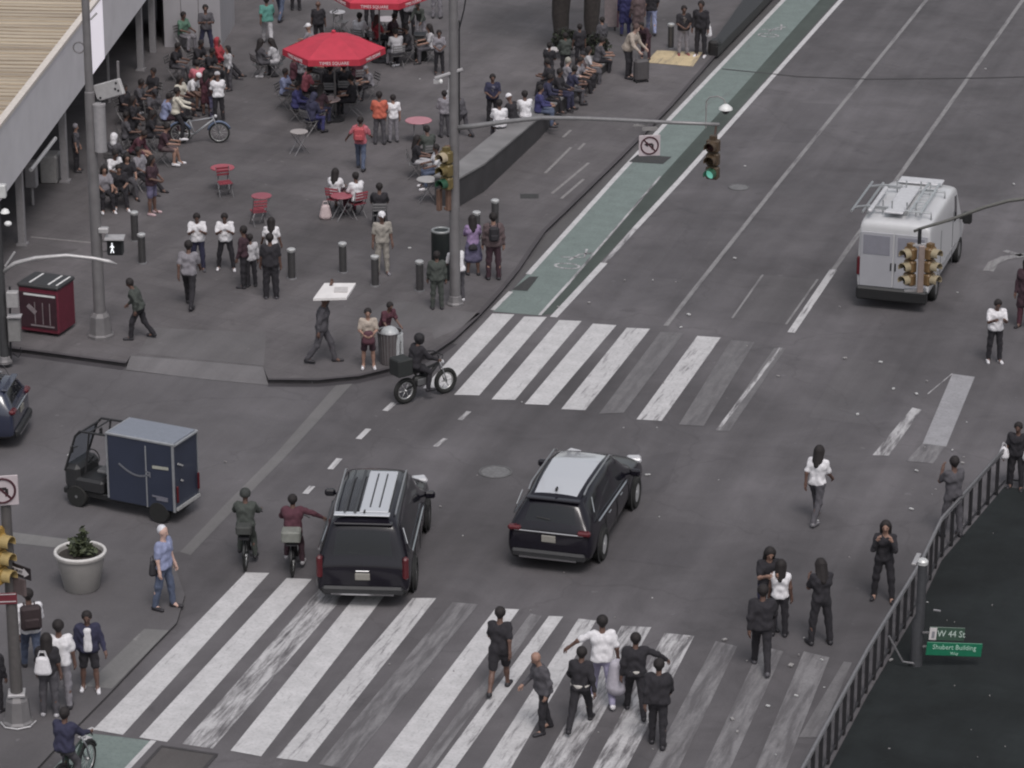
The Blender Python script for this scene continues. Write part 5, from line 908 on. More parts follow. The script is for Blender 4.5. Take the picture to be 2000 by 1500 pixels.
# ---------------------------------------------------------------- street furniture
def bollard():
    t = thing('bollard', '', 'bollard', (0, 0, 0), 0, 'steel bollards round the plaza'); MB().tube([(0, 0, 0), (0, 0, .76)], .105, 14).build('shaft', mat('bollard_steel', (.10, .097, .10), .35, .6, .1), t, True, 40); MB().lathe([(.075, .76), (.075, .80), (.115, .80), (.12, .85), (.09, .875), (0, .88)], 14).build('cap', mat('bollard_cap_bright', (.55, .55, .55), .3, .5, .05), t, True, 40); MB().lathe([(.135, 0), (.13, .03), (.105, .035)], 14).build('base_ring', steel, t); return t
BO = bollard(); first = True
for px, py, lb in [(278, 514, 'bollard with a pale cap right of the walk signal on the lamp pole'), (264, 470, 'bollard behind another one near the sitters with white shoes'), (570, 544, 'bollard beside the large person dressed all in black'), (670, 532, 'bollard standing behind the white board in the plaza'), (733, 558, 'bollard in front of the person in pale clothes and cap'), (820, 568, 'bollard alone just left of the tall dark bin'), (967, 446, 'bollard behind the person with a black backpack by the kerb'), (931, 470, 'bollard just behind the long haired person in lilac'), (1310, 94, 'bollard beside the tan paving mat near the top')]:
    if first: BO.location = G(px, py, PZ); BO['label'] = lb; first = False
    else: dup(BO, G(px, py, PZ), 0, lb)
# bins
t = thing('trash_bin', 'tall dark green trash bin with a pale rim beside the signal mast', 'trash bin', tuple(G(862, 545, PZ))); MB().lathe([(.25, 0), (.27, .05), (.27, 1.36), (.22, 1.4)], 20).build('bin_body', mat('bin_dark_green', (.014, .018, .018), .5, .1, .15), t, True, 40); f = MB(); f.torus((0, 0, 1.4), .235, .04, 24, 8); f.build('rim', mat('pale_rim', (.3, .31, .31), .4, .4, .1), t, True); f = MB(); f.lathe([(0, 1.36), (.2, 1.37)], 20); f.build('opening', black, t)
t = thing('trash_basket', 'wire trash basket lined with a pale bag at the plaza kerb', 'trash basket', tuple(G(762, 708, PZ))); f = MB(); wm = mat('basket_brown_wire', (.10, .088, .09), .6, .2, .2, 40); f.lathe([(.24, 0), (.26, .02), (.31, .84), (.30, .84), (.25, .03)], 22); f.build('basket', wm, t, True, 40); f = MB(); [f.tube([(math.cos(a) * .255, math.sin(a) * .255, .02), (math.cos(a) * .318, math.sin(a) * .318, .86)], .008, 4) for a in np.linspace(0, 2 * PI, 22, False)]; f.torus((0, 0, .86), .315, .018, 24, 6); f.build('wire', steel, t); S = SDF(); S.cap((.0, 0, .72), (0, 0, .74), .25); S.cap((.24, -.1, .8), (.26, -.14, .2), .07, .05); S.cap((.31, 0, .82), (.32, .02, .1), .05, .04); V, F = S.mesh(.03); meshobj('liner_bag', V, F, mat('bin_liner', (.34, .35, .36), .4, 0, .1), t)
t = thing('trash_bin', 'black square trash bin with a person leaning over it near the top umbrella', 'trash bin', tuple(G(822, 116, PZ)), .3); MB().box((0, 0, .42), (.44, .44, .84), 0, 0, None, .04).build('bin_body', black, t); MB().box((0, 0, .87), (.48, .48, .06), 0, 0, None, .02).build('rim', darksteel, t)
# red food kiosk box
kc = G(40, 650, PZ); k1 = G(116, 660, PZ) - kc; ka = math.atan2(k1[1], k1[0]); wdt = float(np.hypot(k1[0], k1[1])); t = thing('storage_cart', 'red and black storage cart with a black roof standing by the left kerb', 'cart', tuple(kc), ka); hh = 1.22; dp = .95
redm = mat('cart_red', (.11, .016, .03), .45, 0, .12); MB().box((wdt / 2, dp / 2, hh / 2 + .08), (wdt, dp, hh), 0, 0, None, .03).build('cart_body', redm, t); MB().box((wdt / 2, -.012, hh / 2 + .08), (wdt * .94, .03, hh * .8), 0, 0, None, .01).build('front_panel', mat('cart_dark_front', (.035, .014, .02), .5, 0, .2), t)
f = MB(); f.box((wdt / 2, dp / 2, hh + .12), (wdt + .06, dp + .06, .12), 0, 0, None, .04); f.build('cart_roof', mat('cart_black_roof', (.03, .03, .032), .5, 0, .15), t); f = MB(); [f.box((x, dp / 2, hh + .185), (.05, dp * .8, .015), 0) for x in (.3, wdt * .74, wdt * .95)]; f.box((wdt * .55, -.03, hh - .1), (wdt * .8, .012, .05)); f.build('white_strip', white, t); f = MB(); [f.box((wdt * x, -.032, .62), (.02, .012, .6)) for x in (.42, .62, .8)]; f.box((wdt * .6, -.032, .28), (wdt * .6, .012, .04)); f.box((wdt * .34, -.034, .72), (.3, .012, .12), 0, 0, ('Y', .7)); f.build('front_graphics', mat('faded_print', (.2, .17, .18), .5, 0, .2), t); f = MB(); [f.ell((x, y, .08), (.07, .05, .08), 8) for x in (.15, wdt - .15) for y in (.12, dp - .12)]; f.build('caster', rubber, t)
# planter
t = thing('planter', 'large round grey planter with a dark leafy plant on the corner', 'planter', tuple(G(160, 1148, .06))); f = MB(); f.lathe([(.36, 0), (.38, .02), (.53, .78), (.57, .8), (.57, .86), (.5, .86), (.48, .76), (0, .76)], 32); f.build('pot', mat('planter_grey', (.27, .258, .25), .7, 0, .1, 2), t, True, 35); MB().torus((0, 0, .855), .535, .04, 36, 8).build('rim', mat('planter_rim', (.5, .485, .475), .6, 0, .08), t, True)
MB().lathe([(0, .775), (.25, .79), (.49, .77)], 20).build('soil', mat('soil', (.03, .025, .022), .95, 0, .3, 20), t)
def leafball(mb, c, r, n, s, R_, mats=2, up=.3):
    for _ in range(n):
        d = Vector((R_.gauss(0, 1), R_.gauss(0, 1), R_.gauss(0, 1))).normalized() * (R_.random() ** .4); q = Vector(c) + Vector((d.x * r[0], d.y * r[1], d.z * r[2])); a = Vector((R_.gauss(0, 1), R_.gauss(0, 1), R_.gauss(0, 1) + up)).normalized(); b = a.orthogonal().normalized(); b = (Matrix.Rotation(R_.uniform(0, 6), 3, a) @ b); e = a.cross(b); k = s * R_.uniform(.6, 1.3)
        mb.add([q - b * k, q + e * k * .45 + a * k * .1, q + b * k, q - e * k * .45 + a * k * .1], [(0, 1, 2, 3)], R_.randrange(mats))
LM = [mat('leaf_dark', (.025, .032, .018), .7, 0, .3, 6), mat('leaf_olive', (.05, .06, .03), .7, 0, .3, 6)]; RR = random.Random(3)
f = MB(); leafball(f, (.02, 0, .98), (.27, .25, .24), 380, .075, RR); leafball(f, (.07, .02, 1.2), (.09, .09, .28), 110, .07, RR); leafball(f, (-.16, -.05, 1.12), (.1, .08, .06), 40, .05, RR); leafball(f, (.26, 0, .9), (.16, .16, .1), 60, .06, RR); f.build('foliage', LM, t); f = MB(); f.tube([(0, 0, .76), (.03, .01, 1.0), (.06, .02, 1.3)], [.025, .02, .01], 6); f.tube([(0, 0, .8), (-.1, -.03, 1.02), (-.18, -.05, 1.14)], [.02, .014, .006], 6); f.build('stem', mat('stem_brown', (.05, .04, .03), .9, 0, .2), t)
# trees in the ledge bed
bark = mat('dark_bark', (.03, .025, .024), .95, 0, .3, 8, .6)
for px, py, w, lb, sd_ in [(1096, 96, .34, 'thick dark tree trunk rising from the ledge left of its twin', 5), (1156, 104, .30, 'dark tree trunk beside the kiosk banners at the top', 9)]:
    t = thing('tree', lb, 'tree', tuple(G(px, py, PZ)), 0, 'trees behind the ledge'); R2 = random.Random(sd_); f = MB(); f.tube([(0, 0, 0), (.02, 0, .3), (-.03, 0, 1.2), (.03, .02, 2.4), (0, 0, 4.2), (.1, 0, 5.5)], [w * .75, w * .72, w * .9, w * 1.05, w * .8, w * .5], 12); f.build('trunk', bark, t, True)
    f = MB(); cr = MB()
    for k in range(7):
        a = k * .9 + R2.random(); e = Vector((math.cos(a) * 1.9, math.sin(a) * 1.9, 6.6 + R2.random() * 1.6)); f.tube([(0, 0, 4.2 + .15 * k), tuple(e * .6 + Vector((0, 0, 2))), tuple(e)], [.12, .08, .03], 6); leafball(cr, tuple(e), (1.0, 1.0, .8), 160, .13, R2)
    leafball(cr, (0, 0, 7.4), (1.3, 1.3, .9), 260, .13, R2); f.build('limb', bark, t, True); cr.build('crown', LM, t)
    sb = thing('shrub', 'low dark shrub at the foot of the ' + ('left' if px < 1120 else 'right') + ' tree trunk above the ledge', 'shrub', tuple(G(px + 8, py + 16, PZ))); f = MB(); leafball(f, (0, 0, .6), (.5, .5, .42), 420, .09, RR); f.build('foliage', [LM[0], mat('leaf_black', (.014, .014, .013), .8, 0, .3, 6)], sb); f = MB(); [f.tube([(0, 0, 0), (dx, dy, .7)], .015, 5) for dx, dy in ((.1, 0), (-.12, .08), (0, -.14), (.2, .1))]; f.build('stem', bark, sb)
# sign column by the trees
t = thing('banner_kiosk', 'pink and grey banner stand between the tree trunk and the people in dark coats', 'banner', tuple(G(1192, 60, PZ)), cam_rz(0)); MB().box((0, 0, 1.1), (.44, .16, 1.9), 0, 0, None, .02).build('panel', mat('kiosk_pinkgrey', (.22, .185, .19), .6, 0, .12), t); MB().box((0, -.09, 1.6), (.36, .02, .3)).build('red_band', mat('kiosk_red', (.16, .07, .08), .5, 0, .1), t); MB().box((.26, 0, 1.1), (.06, .1, 1.95)).build('edge_post', mat('kiosk_rose', (.17, .08, .11), .6, 0, .1), t); f = MB(); [f.tube([(x, 0, 0), (x, 0, .2)], .03, 6) for x in (-.16, .16)]; f.build('leg', darksteel, t)
# umbrellas
redc = mat('red_canvas', (.40, .03, .055), .75, 0, .1, 3, .15); redu = mat('red_valance', (.36, .022, .042), .75, 0, .1, 3)
def umbrella(px, py, R_, zr, za, label, rot, nside=6):
    t = thing('umbrella', label, 'umbrella', tuple(G(px, py, PZ)), cam_rz(0), 'red plaza umbrellas'); f = MB(); vs = [(0, 0, za)]; fs = []
    for ring, rr in ((1, .5), (2, 1.0)):
        for k in range(nside * 2):
            a = rad(rot) + PI * k / nside; rk = R_ * rr * (1 if k % 2 == 0 else math.cos(PI / nside) * .99); vs.append((math.cos(a) * rk, math.sin(a) * rk, za + (zr - za) * rr - (.03 if k % 2 else 0) + (.06 if ring == 1 else 0)))
    n2 = nside * 2
    for k in range(n2): fs += [(0, 1 + k, 1 + (k + 1) % n2), (1 + k, 1 + n2 + k, 1 + n2 + (k + 1) % n2, 1 + (k + 1) % n2)]
    f.add(vs, fs); f.add([(v[0], v[1], v[2] - .012) for v in vs], [q[::-1] for q in fs]); f.build('canopy', redc, t)
    v = MB()
    for k in range(nside):
        a0, a1 = rad(rot) + 2 * PI * k / nside, rad(rot) + 2 * PI * (k + 1) / nside; p0 = Vector((math.cos(a0) * R_, math.sin(a0) * R_, zr)); p1 = Vector((math.cos(a1) * R_, math.sin(a1) * R_, zr)); v.add([p0, p1, p1 * 1.005 - Vector((0, 0, .2 + .005 * zr)), p0 * 1.005 - Vector((0, 0, .2 + .005 * zr))], [(0, 1, 2, 3)]); v.add([p0 * .996, p1 * .996, p1 * 1.001 - Vector((0, 0, .2)), p0 * 1.001 - Vector((0, 0, .2))], [(3, 2, 1, 0)])
    va = v.build('valance', redu, t); am = (rad(rot) + 2 * PI * 0 / nside)
    for k in range(nside):
        a = rad(rot) + 2 * PI * (k + .5) / nside; q = Vector((math.cos(a), math.sin(a), 0)) * (R_ * math.cos(PI / nside) + .012); lettering('TIMES SQUARE', .14, mat('white_lettering', (.62, .55, .57), .6, 0, .05), va, (q.x, q.y, zr - .115), (PI / 2, 0, a + PI / 2), 1.0)
    f = MB(); f.tube([(0, 0, 0), (0, 0, za + .04)], .028, 8); f.build('pole', mat('umbrella_pole', (.2, .19, .19), .5, .3, .1), t, True); MB().lathe([(.3, 0), (.3, .06), (.06, .1), (.05, .3)], 20).build('base', darksteel, t); MB().lathe([(.07, za + .0), (.07, za + .05), (0, za + .09)], 10).build('finial', redc, t)
    for k in range(nside):
        a = rad(rot) + 2 * PI * k / nside; q = MB(); q.tube([(math.cos(a) * .06, math.sin(a) * .06, za - .06), (math.cos(a) * R_ * .97, math.sin(a) * R_ * .97, zr - .02)], .012, 4); q.tube([(0, 0, zr - .15), (math.cos(a) * R_ * .5, math.sin(a) * R_ * .5, (zr + za) / 2 - .04)], .01, 4); q.build('rib', darksteel, t)
    return t
umbrella(655, 235, 1.62, 2.36, 2.88, 'red umbrella with white lettering shading a full table of people', 3); umbrella(742, 120, 1.62, 2.36, 2.88, 'red umbrella cut by the top picture edge', -4)
# tables and chairs
def table(px, py, label, col, r=.38, h=.72):
    t = thing('table', label, 'table', tuple(G(px, py, PZ)), LR.uniform(0, 3), 'round plaza tables'); MB().lathe([(0, h - .03), (r - .01, h - .03), (r, h - .015), (r - .01, h), (0, h)], 24).build('tabletop', mat('table_top', col, .5, 0, .1), t)
    for k in range(2):
        for s in (1, -1): MB().tube([(s * .26, (k - .5) * .3, 0), (0, (k - .5) * .3, h * .5), (-s * .22, (k - .5) * .28, h - .03)], .013, 6).build('leg', steel, t)
    return t
for a in [(818, 278, 'round pink table standing empty between the umbrellas and the mast', (.38, .17, .20), .42), (436, 372, 'small red table alone in the open plaza', (.30, .06, .08), .36), (512, 428, 'small red table behind the white tops near the bollards', (.24, .06, .08), .3), (755, 76, 'pale round table below the red umbrella at the top edge', (.4, .36, .38), .38), (585, 300, 'pale round table beside the people in indigo', (.3, .275, .27), .28), (640, 236, 'pinkish table beneath the red umbrella', (.33, .25, .24), .42), (668, 428, 'low red table between the pair in white tops', (.27, .07, .09), .32), (835, 395, 'small table by the long haired sitter near the mast', (.3, .29, .29), .32), (660, 62, 'small metal table behind the man in black near the top', (.35, .34, .36), .28)]: table(*a)
CHM = mat('chair_metal', (.16, .155, .16), .45, .4, .12); CHR = mat('chair_red', (.22, .04, .055), .5, .1, .12); chairs = {}
def mkchair(key, m):
    t = thing('chair', '', 'chair', (0, 0, 0), 0, 'folding plaza chairs'); f = MB(); [f.box((0, -.16 + .08 * k, .44), (.4, .06, .016)) for k in range(5)]; f.build('seat', m, t); f = MB(); [f.box((0, .235 + .02 * k, .62 + .09 * k), (.4, .012, .06), 0, 0, ('X', .2)) for k in range(3)]; f.build('backrest', m, t)
    for s in (1, -1):
        MB().tube([(s * .2, -.22, 0), (s * .2, .12, .44), (s * .2, .27, .86)], .012, 5).build('leg', CHM, t); MB().tube([(s * .17, .25, 0), (s * .17, -.18, .44)], .012, 5).build('leg', CHM, t)
    return t
def chair_at(g, rz, label, red=False):
    k = 'r' if red else 'm'
    if k not in chairs: chairs[k] = mkchair(k, CHR if red else CHM); c = chairs[k]; c.location = g; c.rotation_euler = (0, 0, rz); c['label'] = label; return c
    return dup(chairs[k], g, rz, label)
chair_at(G(652, 98, PZ), cam_rz(160), 'empty metal folding chair behind the red umbrella'); chair_at(G(668, 66, PZ), cam_rz(70), 'empty metal folding chair beside the man in black at the top'); chair_at(G(505, 440, PZ), cam_rz(200), 'empty red folding chair beside the red table near the bollards', True); chair_at(G(440, 384, PZ), cam_rz(20), 'empty red folding chair at the lone red table', True)
# suitcase
t = thing('suitcase', 'large dark grey suitcase held by the person in a tan jacket', 'suitcase', tuple(G(1252, 160, PZ)), cam_rz(20)); MB().box((0, 0, .42), (.5, .3, .72), 0, 0, None, .07).build('case_body', mat('suitcase_grey', (.06, .055, .058), .6, 0, .12), t); f = MB(); f.tube([(-.12, .1, .78), (-.12, .1, .98), (.12, .1, .98), (.12, .1, .78)], .012, 5); f.build('handle', steel, t); f = MB(); [f.ell((x, y, .04), (.03, .03, .04), 8) for x in (-.2, .2) for y in (-.1, .1)]; f.build('caster', rubber, t)
# ---------------------------------------------------------------- people
GP, GS, GC = 'people in the plaza', 'people walking in the street', 'people on the left corner'
PEO = []
def stand(x, y, head, pose, face, top, bot, hair, skin, label, **k):
    k.setdefault('group', GP); return person(x, y, head, pose, face, top, bot, hair, skin, label, **k)
def sit(x, y, pose, face, top, bot, hair, skin, label, chair=True, red=False, seat=.46, **k):
    k.setdefault('group', GP); r, inf = person(x, y, None, pose, face, top, bot, hair, skin, label, seat=seat, height=k.pop('h', 1.7), **k)
    if chair:
        w = label.split(); chair_at(wpt(inf, (0, .0, 0)) - Vector((0, 0, 0)), inf['rz'], ('red' if red else 'metal') + ' folding chair under the ' + ' '.join(w[:11]), red)
    return r, inf
# under and beside the pavilion
sit(358, 97, 'sit', 50, 'GN', 'G', 'short', 3, 'person in pale green shirt seated against the white wall')
stand(404, 106, 8, 'apart', 10, 'DG', 'NV', 'short', 3, 'person in dark clothes standing legs apart by the white wall')
sit(386, 152, 'sit2', 60, 'K', 'K', 'short', 3, 'person all in black seated just left of the red hoodie')
sit(430, 150, 'sitleg', 78, 'RD', 'K', 'hood:RD', 3, 'person in red hoodie with one black leg stretched out', sleeve='long', fat=1.1)
sit(368, 212, 'sitlean', 70, 'W', 'MR', 'cap:W', 3, 'person in white shirt and white cap bent over maroon shorts', low='shorts')
stand(428, 238, 140, 'front', 200, 'W', 'K', 'cap:LG', 3, 'person in white shirt and grey cap standing behind the blue bicycle')
stand(404, 226, 163, 'stand', 160, 'MR', None, 'long', 3, 'person in long maroon dress standing behind the blue bicycle', long=.9, fem=True)
person(340, 279, None, 'rideup', 98, 'CR', 'K', 'short', 3, 'person in cream top perched on the blue share bicycle', seat=.9, group=GP, at=G(345, 279, PZ), sleeve='long', height=1.72, shoe='W')
sit(318, 322, 'sit2', 84, 'DM', 'BR', 'short', 2, 'person in dark top and brown shorts with bare legs and white shoes', low='shorts', shoe='W')
sit(224, 345, 'sit', 150, 'DG', 'K', 'hood:W', 2, 'person in white hood seated right beside the tall lamp pole', sleeve='long')
sit(262, 328, 'sitlean', 70, 'MR', 'K', 'short', 2, 'person with maroon sleeve reaching out near the lamp pole', sleeve='long')
sit(290, 296, 'sit2', 92, 'K', 'K', 'long', 3, 'person in black with long hair seated left of the bicycle wheel', fem=True)
stand(298, 418, 302, 'front', 70, 'DM', 'SH', 'long', 3, 'person in dark maroon top and purple shorts with white shoes', low='shorts', shoe='#b0989c', fat=1.1)
sit(206, 408, 'sit', 18, 'G', 'K', 'long', 2, 'person in grey top and black trousers seated against the lamp pole', shoe='W', fem=True)
sit(234, 402, 'sit2', 12, 'K', 'K', 'short', 2, 'person in black seated second from the lamp pole with white shoes', shoe='W')
sit(243, 244, 'sit', 60, 'K', 'K', 'short', 3, 'person in black slumped in shade left under the pavilion')
sit(268, 232, 'sit2', 80, 'DG', 'K', 'short', 3, 'person in dark grey seated in shade below the tilted panel')
sit(300, 212, 'sitleg', 320, 'K', 'K', 'short', 3, 'person in black with one white shoe sitting in the shade', shoe='W')
sit(340, 158, 'sit2', 70, 'K', 'DG', 'short', 3, 'person in black sitting low in front of the last column')
stand(150, 335, 262, 'stand', 90, 'DG', 'K', 'short:G', 2, 'grey haired person in dark clothes beside the second column')
for a in [(222, 374, 'sit2', 40, 'W', 'K', 'short', 3, 'person in white shirt seated behind the pair in black by the lamp pole'), (250, 384, 'sit', 20, 'K', 'DG', 'long', 2, 'long haired person in black seated third from the lamp pole'), (276, 372, 'sitleg', 60, 'G', 'K', 'short', 3, 'person in grey shirt with outstretched leg behind the purple shorts'), (246, 300, 'sit', 100, 'DG', 'K', 'short', 3, 'person in dark grey seated above the white hood'), (322, 262, 'sit2', 110, 'LB', 'DM', 'short', 2, 'person in faded blue seated behind the bicycle rear wheel'), (352, 226, 'sit', 60, 'CR', 'K', 'long', 3, 'person in cream top with dark braids seated left of the white cap'), (388, 196, 'sit', 200, 'PK', 'DM', 'short', 2, 'person in faded pink seated between the white caps'), (408, 168, 'sit2', 60, 'K', 'K', 'short', 3, 'person in black seated behind the grey cap'), (300, 250, 'sit2', 30, 'DG', 'DG', 'cap:K', 3, 'person in dark grey and black cap in the shade')]: sit(*a)
stand(262, 296, 186, 'front', 80, 'K', 'K', 'long', 3, 'person in black standing in the shade above the lamp pole sitters', fem=True); stand(414, 232, 150, 'stand', 100, 'DM', 'SH', 'short', 2, 'person in dark plum beside the grey cap holding the bicycle'); stand(448, 176, 92, 'stand', 300, 'LG', 'DG', 'long', 2, 'person in pale top standing right of the red hoodie', fem=True, sleeve='long')
for a in [(556, 212, 'sit', 70, 'LB', 'DG', 'short', 3, 'person in pale blue seated at the outer left of the umbrella'), (622, 246, 'sit2', 150, 'DM', 'NV', 'long', 3, 'person in dark plum seated low at the umbrella table'), (690, 226, 'sit', 260, 'K', 'K', 'short', 2, 'person in black seated right of the umbrella table'), (655, 168, 'sit', 10, 'BR', 'K', 'long', 2, 'person in brown with long hair facing out under the umbrella'), (596, 206, 'sit2', 110, 'PK', 'K', 'short', 3, 'person in pink top seated below the umbrella left edge'), (776, 132, 'sit2', 200, 'LG', 'G', 'short', 2, 'person in pale grey seated in front of the top umbrella'), (842, 122, 'sit', 280, 'LG', 'DG', 'long', 2, 'person in pale grey seated right of the black bin'), (702, 100, 'sit', 160, 'W', 'K', 'short', 3, 'person in white seated just behind the red umbrella'), (838, 330, 'sit2', 200, 'GG', 'K', 'short', 3, 'person in dark green seated left of the signal heads')]: sit(*a)
stand(590, 188, 106, 'front', 120, 'G', 'K', 'long', 3, 'person in grey standing in the umbrella shade', fem=True); stand(800, 70, None, 'front', 200, 'G', 'K', 'short', 2, 'person in grey standing under the top umbrella right end'); stand(548, 40, None, 'walk', 160, 'LG', 'JN', 'short', 2, 'person in pale grey and jeans near the teal top'); stand(884, 250, 176, 'stand', 30, 'LG', 'DG', 'short', 3, 'person in pale shirt half hidden by the signal mast')
# top of the plaza
stand(523, 87, None, 'walk', 190, 'TE', 'LG', 'short', 3, 'person in teal top and pale trousers at the top edge', fat=1.15)
stand(578, 20, None, 'stand', 180, 'K', 'K', 'short', 3, 'person of whom only black legs show at the top edge')
stand(623, 92, 2, 'stand', 185, 'K', 'K', 'bald', 3, 'big person in black shirt standing above the red umbrella', fat=1.22)
sit(607, 122, 'sit', 250, 'G', 'K', 'cap:W', 2, 'person in white cap peeking over the red umbrella edge')
sit(668, 134, 'sit', 20, 'DG', 'K', 'short', 3, 'person whose dark head shows just above the red umbrella')
sit(508, 152, 'sit', 120, 'DG', 'DG', 'long', 3, 'person with long black hair in dark grey seated far left of the umbrella', fem=True, sleeve='long')
sit(541, 150, 'sit2', 255, 'LG', 'LG', 'long', 2, 'person in pale grey shirt seated left of the umbrella with white shoes', shoe='W')
sit(574, 182, 'sit', 95, 'MR', 'K', 'short', 3, 'person in dark maroon seated under the umbrella left edge', sleeve='long', fat=1.1)
sit(580, 238, 'sit', 80, 'IN', 'NV', 'short', 3, 'person in indigo seated at the lower left of the umbrella', sleeve='coat', fat=1.15)
sit(606, 262, 'sit2', 130, 'NV', 'IN', 'hood:NV', 3, 'person in navy hood hunched beside the person in indigo', sleeve='coat')
sit(646, 206, 'sit', 178, 'K', 'K', 'short', 3, 'person in black jacket with back turned below the umbrella', sleeve='coat')
sit(673, 202, 'sit', 184, 'K', 'NV', 'short', 3, 'second black jacketed back right of the umbrella pole', sleeve='coat', fat=.95)
sit(612, 166, 'sit', 60, 'GN', 'K', 'short', 2, 'person in green shirt seated in the umbrella shade', fat=.95)
sit(631, 158, 'sit2', 20, 'GG', 'K', 'short', 2, 'person in darker green seated behind the umbrella table')
sit(703, 180, 'sit', 200, 'MR', 'MR', 'long', 3, 'person with long black hair in maroon right below the umbrella', low='skirt', fem=True, fat=1.1)
sit(692, 148, 'sit', 10, 'CR', 'K', 'cap:W', 2, 'person in cream shirt and white cap under the umbrella right edge')
sit(724, 192, 'sit2', 300, 'G', 'K', 'cap:G', 2, 'small person in grey cap seated behind the orange shirt', h=1.4, seat=.4)
stand(742, 282, 178, 'front', 182, 'OR', 'DG', 'short', 3, 'person in orange shirt and dark trousers seen from behind', fat=1.15)
r, i = stand(769, 278, 184, 'stand', 200, 'W', 'G', 'short', 2, 'person in white top with a dark cross bag next to the orange shirt', fat=.92)
r, i = stand(705, 331, 226, 'hold', 172, 'PK', 'JN', 'short', 3, 'person in pink top and jeans with a red backpack'); backpack(i, 'red backpack with pink pocket on the back of the person in pink', '#a0484e', (.33, .2, .42))
stand(722, 56, None, 'stand', 20, 'MR', 'K', 'short', 3, 'person in dark clothes hidden to the waist by the top umbrella'); stand(779, 64, None, 'apart', 160, 'K', 'K', 'short', 3, 'person with black trousers below the right of the top umbrella')
sit(762, 98, 'sit2', 70, 'DM', 'DM', 'short', 3, 'person in dark plum seated left of the black bin'); sit(797, 124, 'sit', 290, 'K', 'K', 'short', 3, 'person in black with a white cup near the black bin', shoe='W'); sit(735, 104, 'sit', 130, 'RD', 'K', 'long:#3a2020', 2, 'person with reddish hair seated right of the umbrella top', fem=True)
stand(823, 82, 22, 'lean', 330, 'GG', 'G', 'short', 3, 'person in dark green grey leaning toward the black bin', sleeve='long')
stand(853, 36, None, 'stand', 170, 'K', 'G', 'short', 3, 'person in black at the top edge left of the mast'); stand(858, 144, 66, 'front', 5, 'G', 'K', 'short', 3, 'person in grey top and tapered black trousers left of the mast', fem=True)
stand(869, 268, 180, 'front', 200, 'G', 'DG', 'short', 3, 'person in grey jacket standing left of the mast above the pink table', sleeve='coat'); stand(904, 268, 196, 'hunch', 240, 'DG', 'DG', 'bald', 2, 'person in dark grey coat standing right of the mast', sleeve='coat')
sit(812, 348, 'sit', 92, 'K', 'LG', 'long', 3, 'person with long black hair and pale jeans seated left of the mast signal', fem=True)
sit(856, 366, 'sit', 285, 'W', 'JN', 'short', 3, 'person in white top half hidden by the mast signal', shoe='W')
sit(655, 416, 'sit', 160, 'W', 'MR', 'long', 3, 'person in white top with long black hair and maroon skirt', red=True, low='skirt', fem=True); sit(698, 424, 'sit', 215, 'W', 'MR', 'short', 3, 'person in white shirt seated facing the maroon skirt', red=True)
sack(G(636, 428, PZ), cam_rz(10), 'pinkish white plastic bag on the ground beside the maroon skirt', '#b3a3a4', (.36, .2, .42))
sit(742, 446, 'sit', 182, 'K', 'K', 'short', 3, 'person in black shirt seated directly behind the white cap')
stand(747, 535, 412, 'stand', 12, 'KH', 'KH', 'cap:W', 3, 'person in khaki shirt and trousers with a white cap', fat=1.05, shoe='G')
# near the mast base
r, i = stand(924, 537, 420, 'phone', 188, 'PU', 'SH', 'long', 3, 'person in lilac top and long dark hair next to the mast', fem=True, shoe='K', low='skirt'); sack(wpt(i, (.02, .16, .78)), i['rz'], 'small black bag slung on the person in lilac', 'K', (.26, .1, .14), 'bag', 'waist_bag', False)
r, i = stand(964, 546, 414, 'stand', 186, 'BR', 'DM', 'short', 2, 'person in brown jacket with a black bag at the kerb', sleeve='coat'); backpack(i, 'black backpack carried on the right of the person in brown', 'K', (.28, .16, .4))
stand(896, 590, 476, 'lean', 205, 'W', 'DG', 'short', 3, 'person in white shirt and dark trousers leaning beside the mast', shoe='W', sleeve='short')
stand(854, 604, 490, 'stand', 185, 'GG', 'GG', 'short', 3, 'person in dark green jacket in front of the tall bin', sleeve='coat')
# middle row
stand(388, 528, 412, 'phone', 4, 'W', 'NV', 'short', 3, 'person in white shirt looking down at white paper', fat=1.08, shoe='DG'); stand(371, 599, 466, 'walk', 172, 'G', 'K', 'short', 3, 'person in grey shirt walking away in front of the white paper holder')
stand(442, 527, 412, 'phone', 2, 'W', 'K', 'short', 3, 'person in white shirt and black trousers holding a phone', shoe='W', ext=dict(L=(6, 4, 12), R=(-2, 4, 12))); stand(480, 561, 440, 'stand', 250, 'DM', 'K', 'short', 3, 'slim person in dark maroon left of the big one in black', sleeve='long'); stand(491, 560, 474, 'stand', 200, 'LG', 'K', 'short', 3, 'short person in pale jacket beside the big one in black', sleeve='long', fat=.9)
stand(530, 583, 455, 'stand', 184, 'K', 'K', 'short', 3, 'large person dressed all in black with back turned', fat=1.18, low='wide', shoe='DG'); stand(532, 533, 424, 'bag', 178, 'W', 'K', 'long', 3, 'person in white top with long hair behind the large one in black', fem=True)
stand(274, 662, 540, 'hunch', 262, 'GG', 'K', 'short', 3, 'person in dark green jacket hunched walking left near the lamp pole', sleeve='coat', fat=1.05, z=PZ)
r, i = stand(630, 708, 570, 'walk', 84, 'DG', 'DG', 'cap:W', 3, 'person in dark clothes and white cap walking under a white board', sleeve='coat', ext=dict(LA=(165, 12, 10, .1), RA=(-10, 8, 14, .1)))
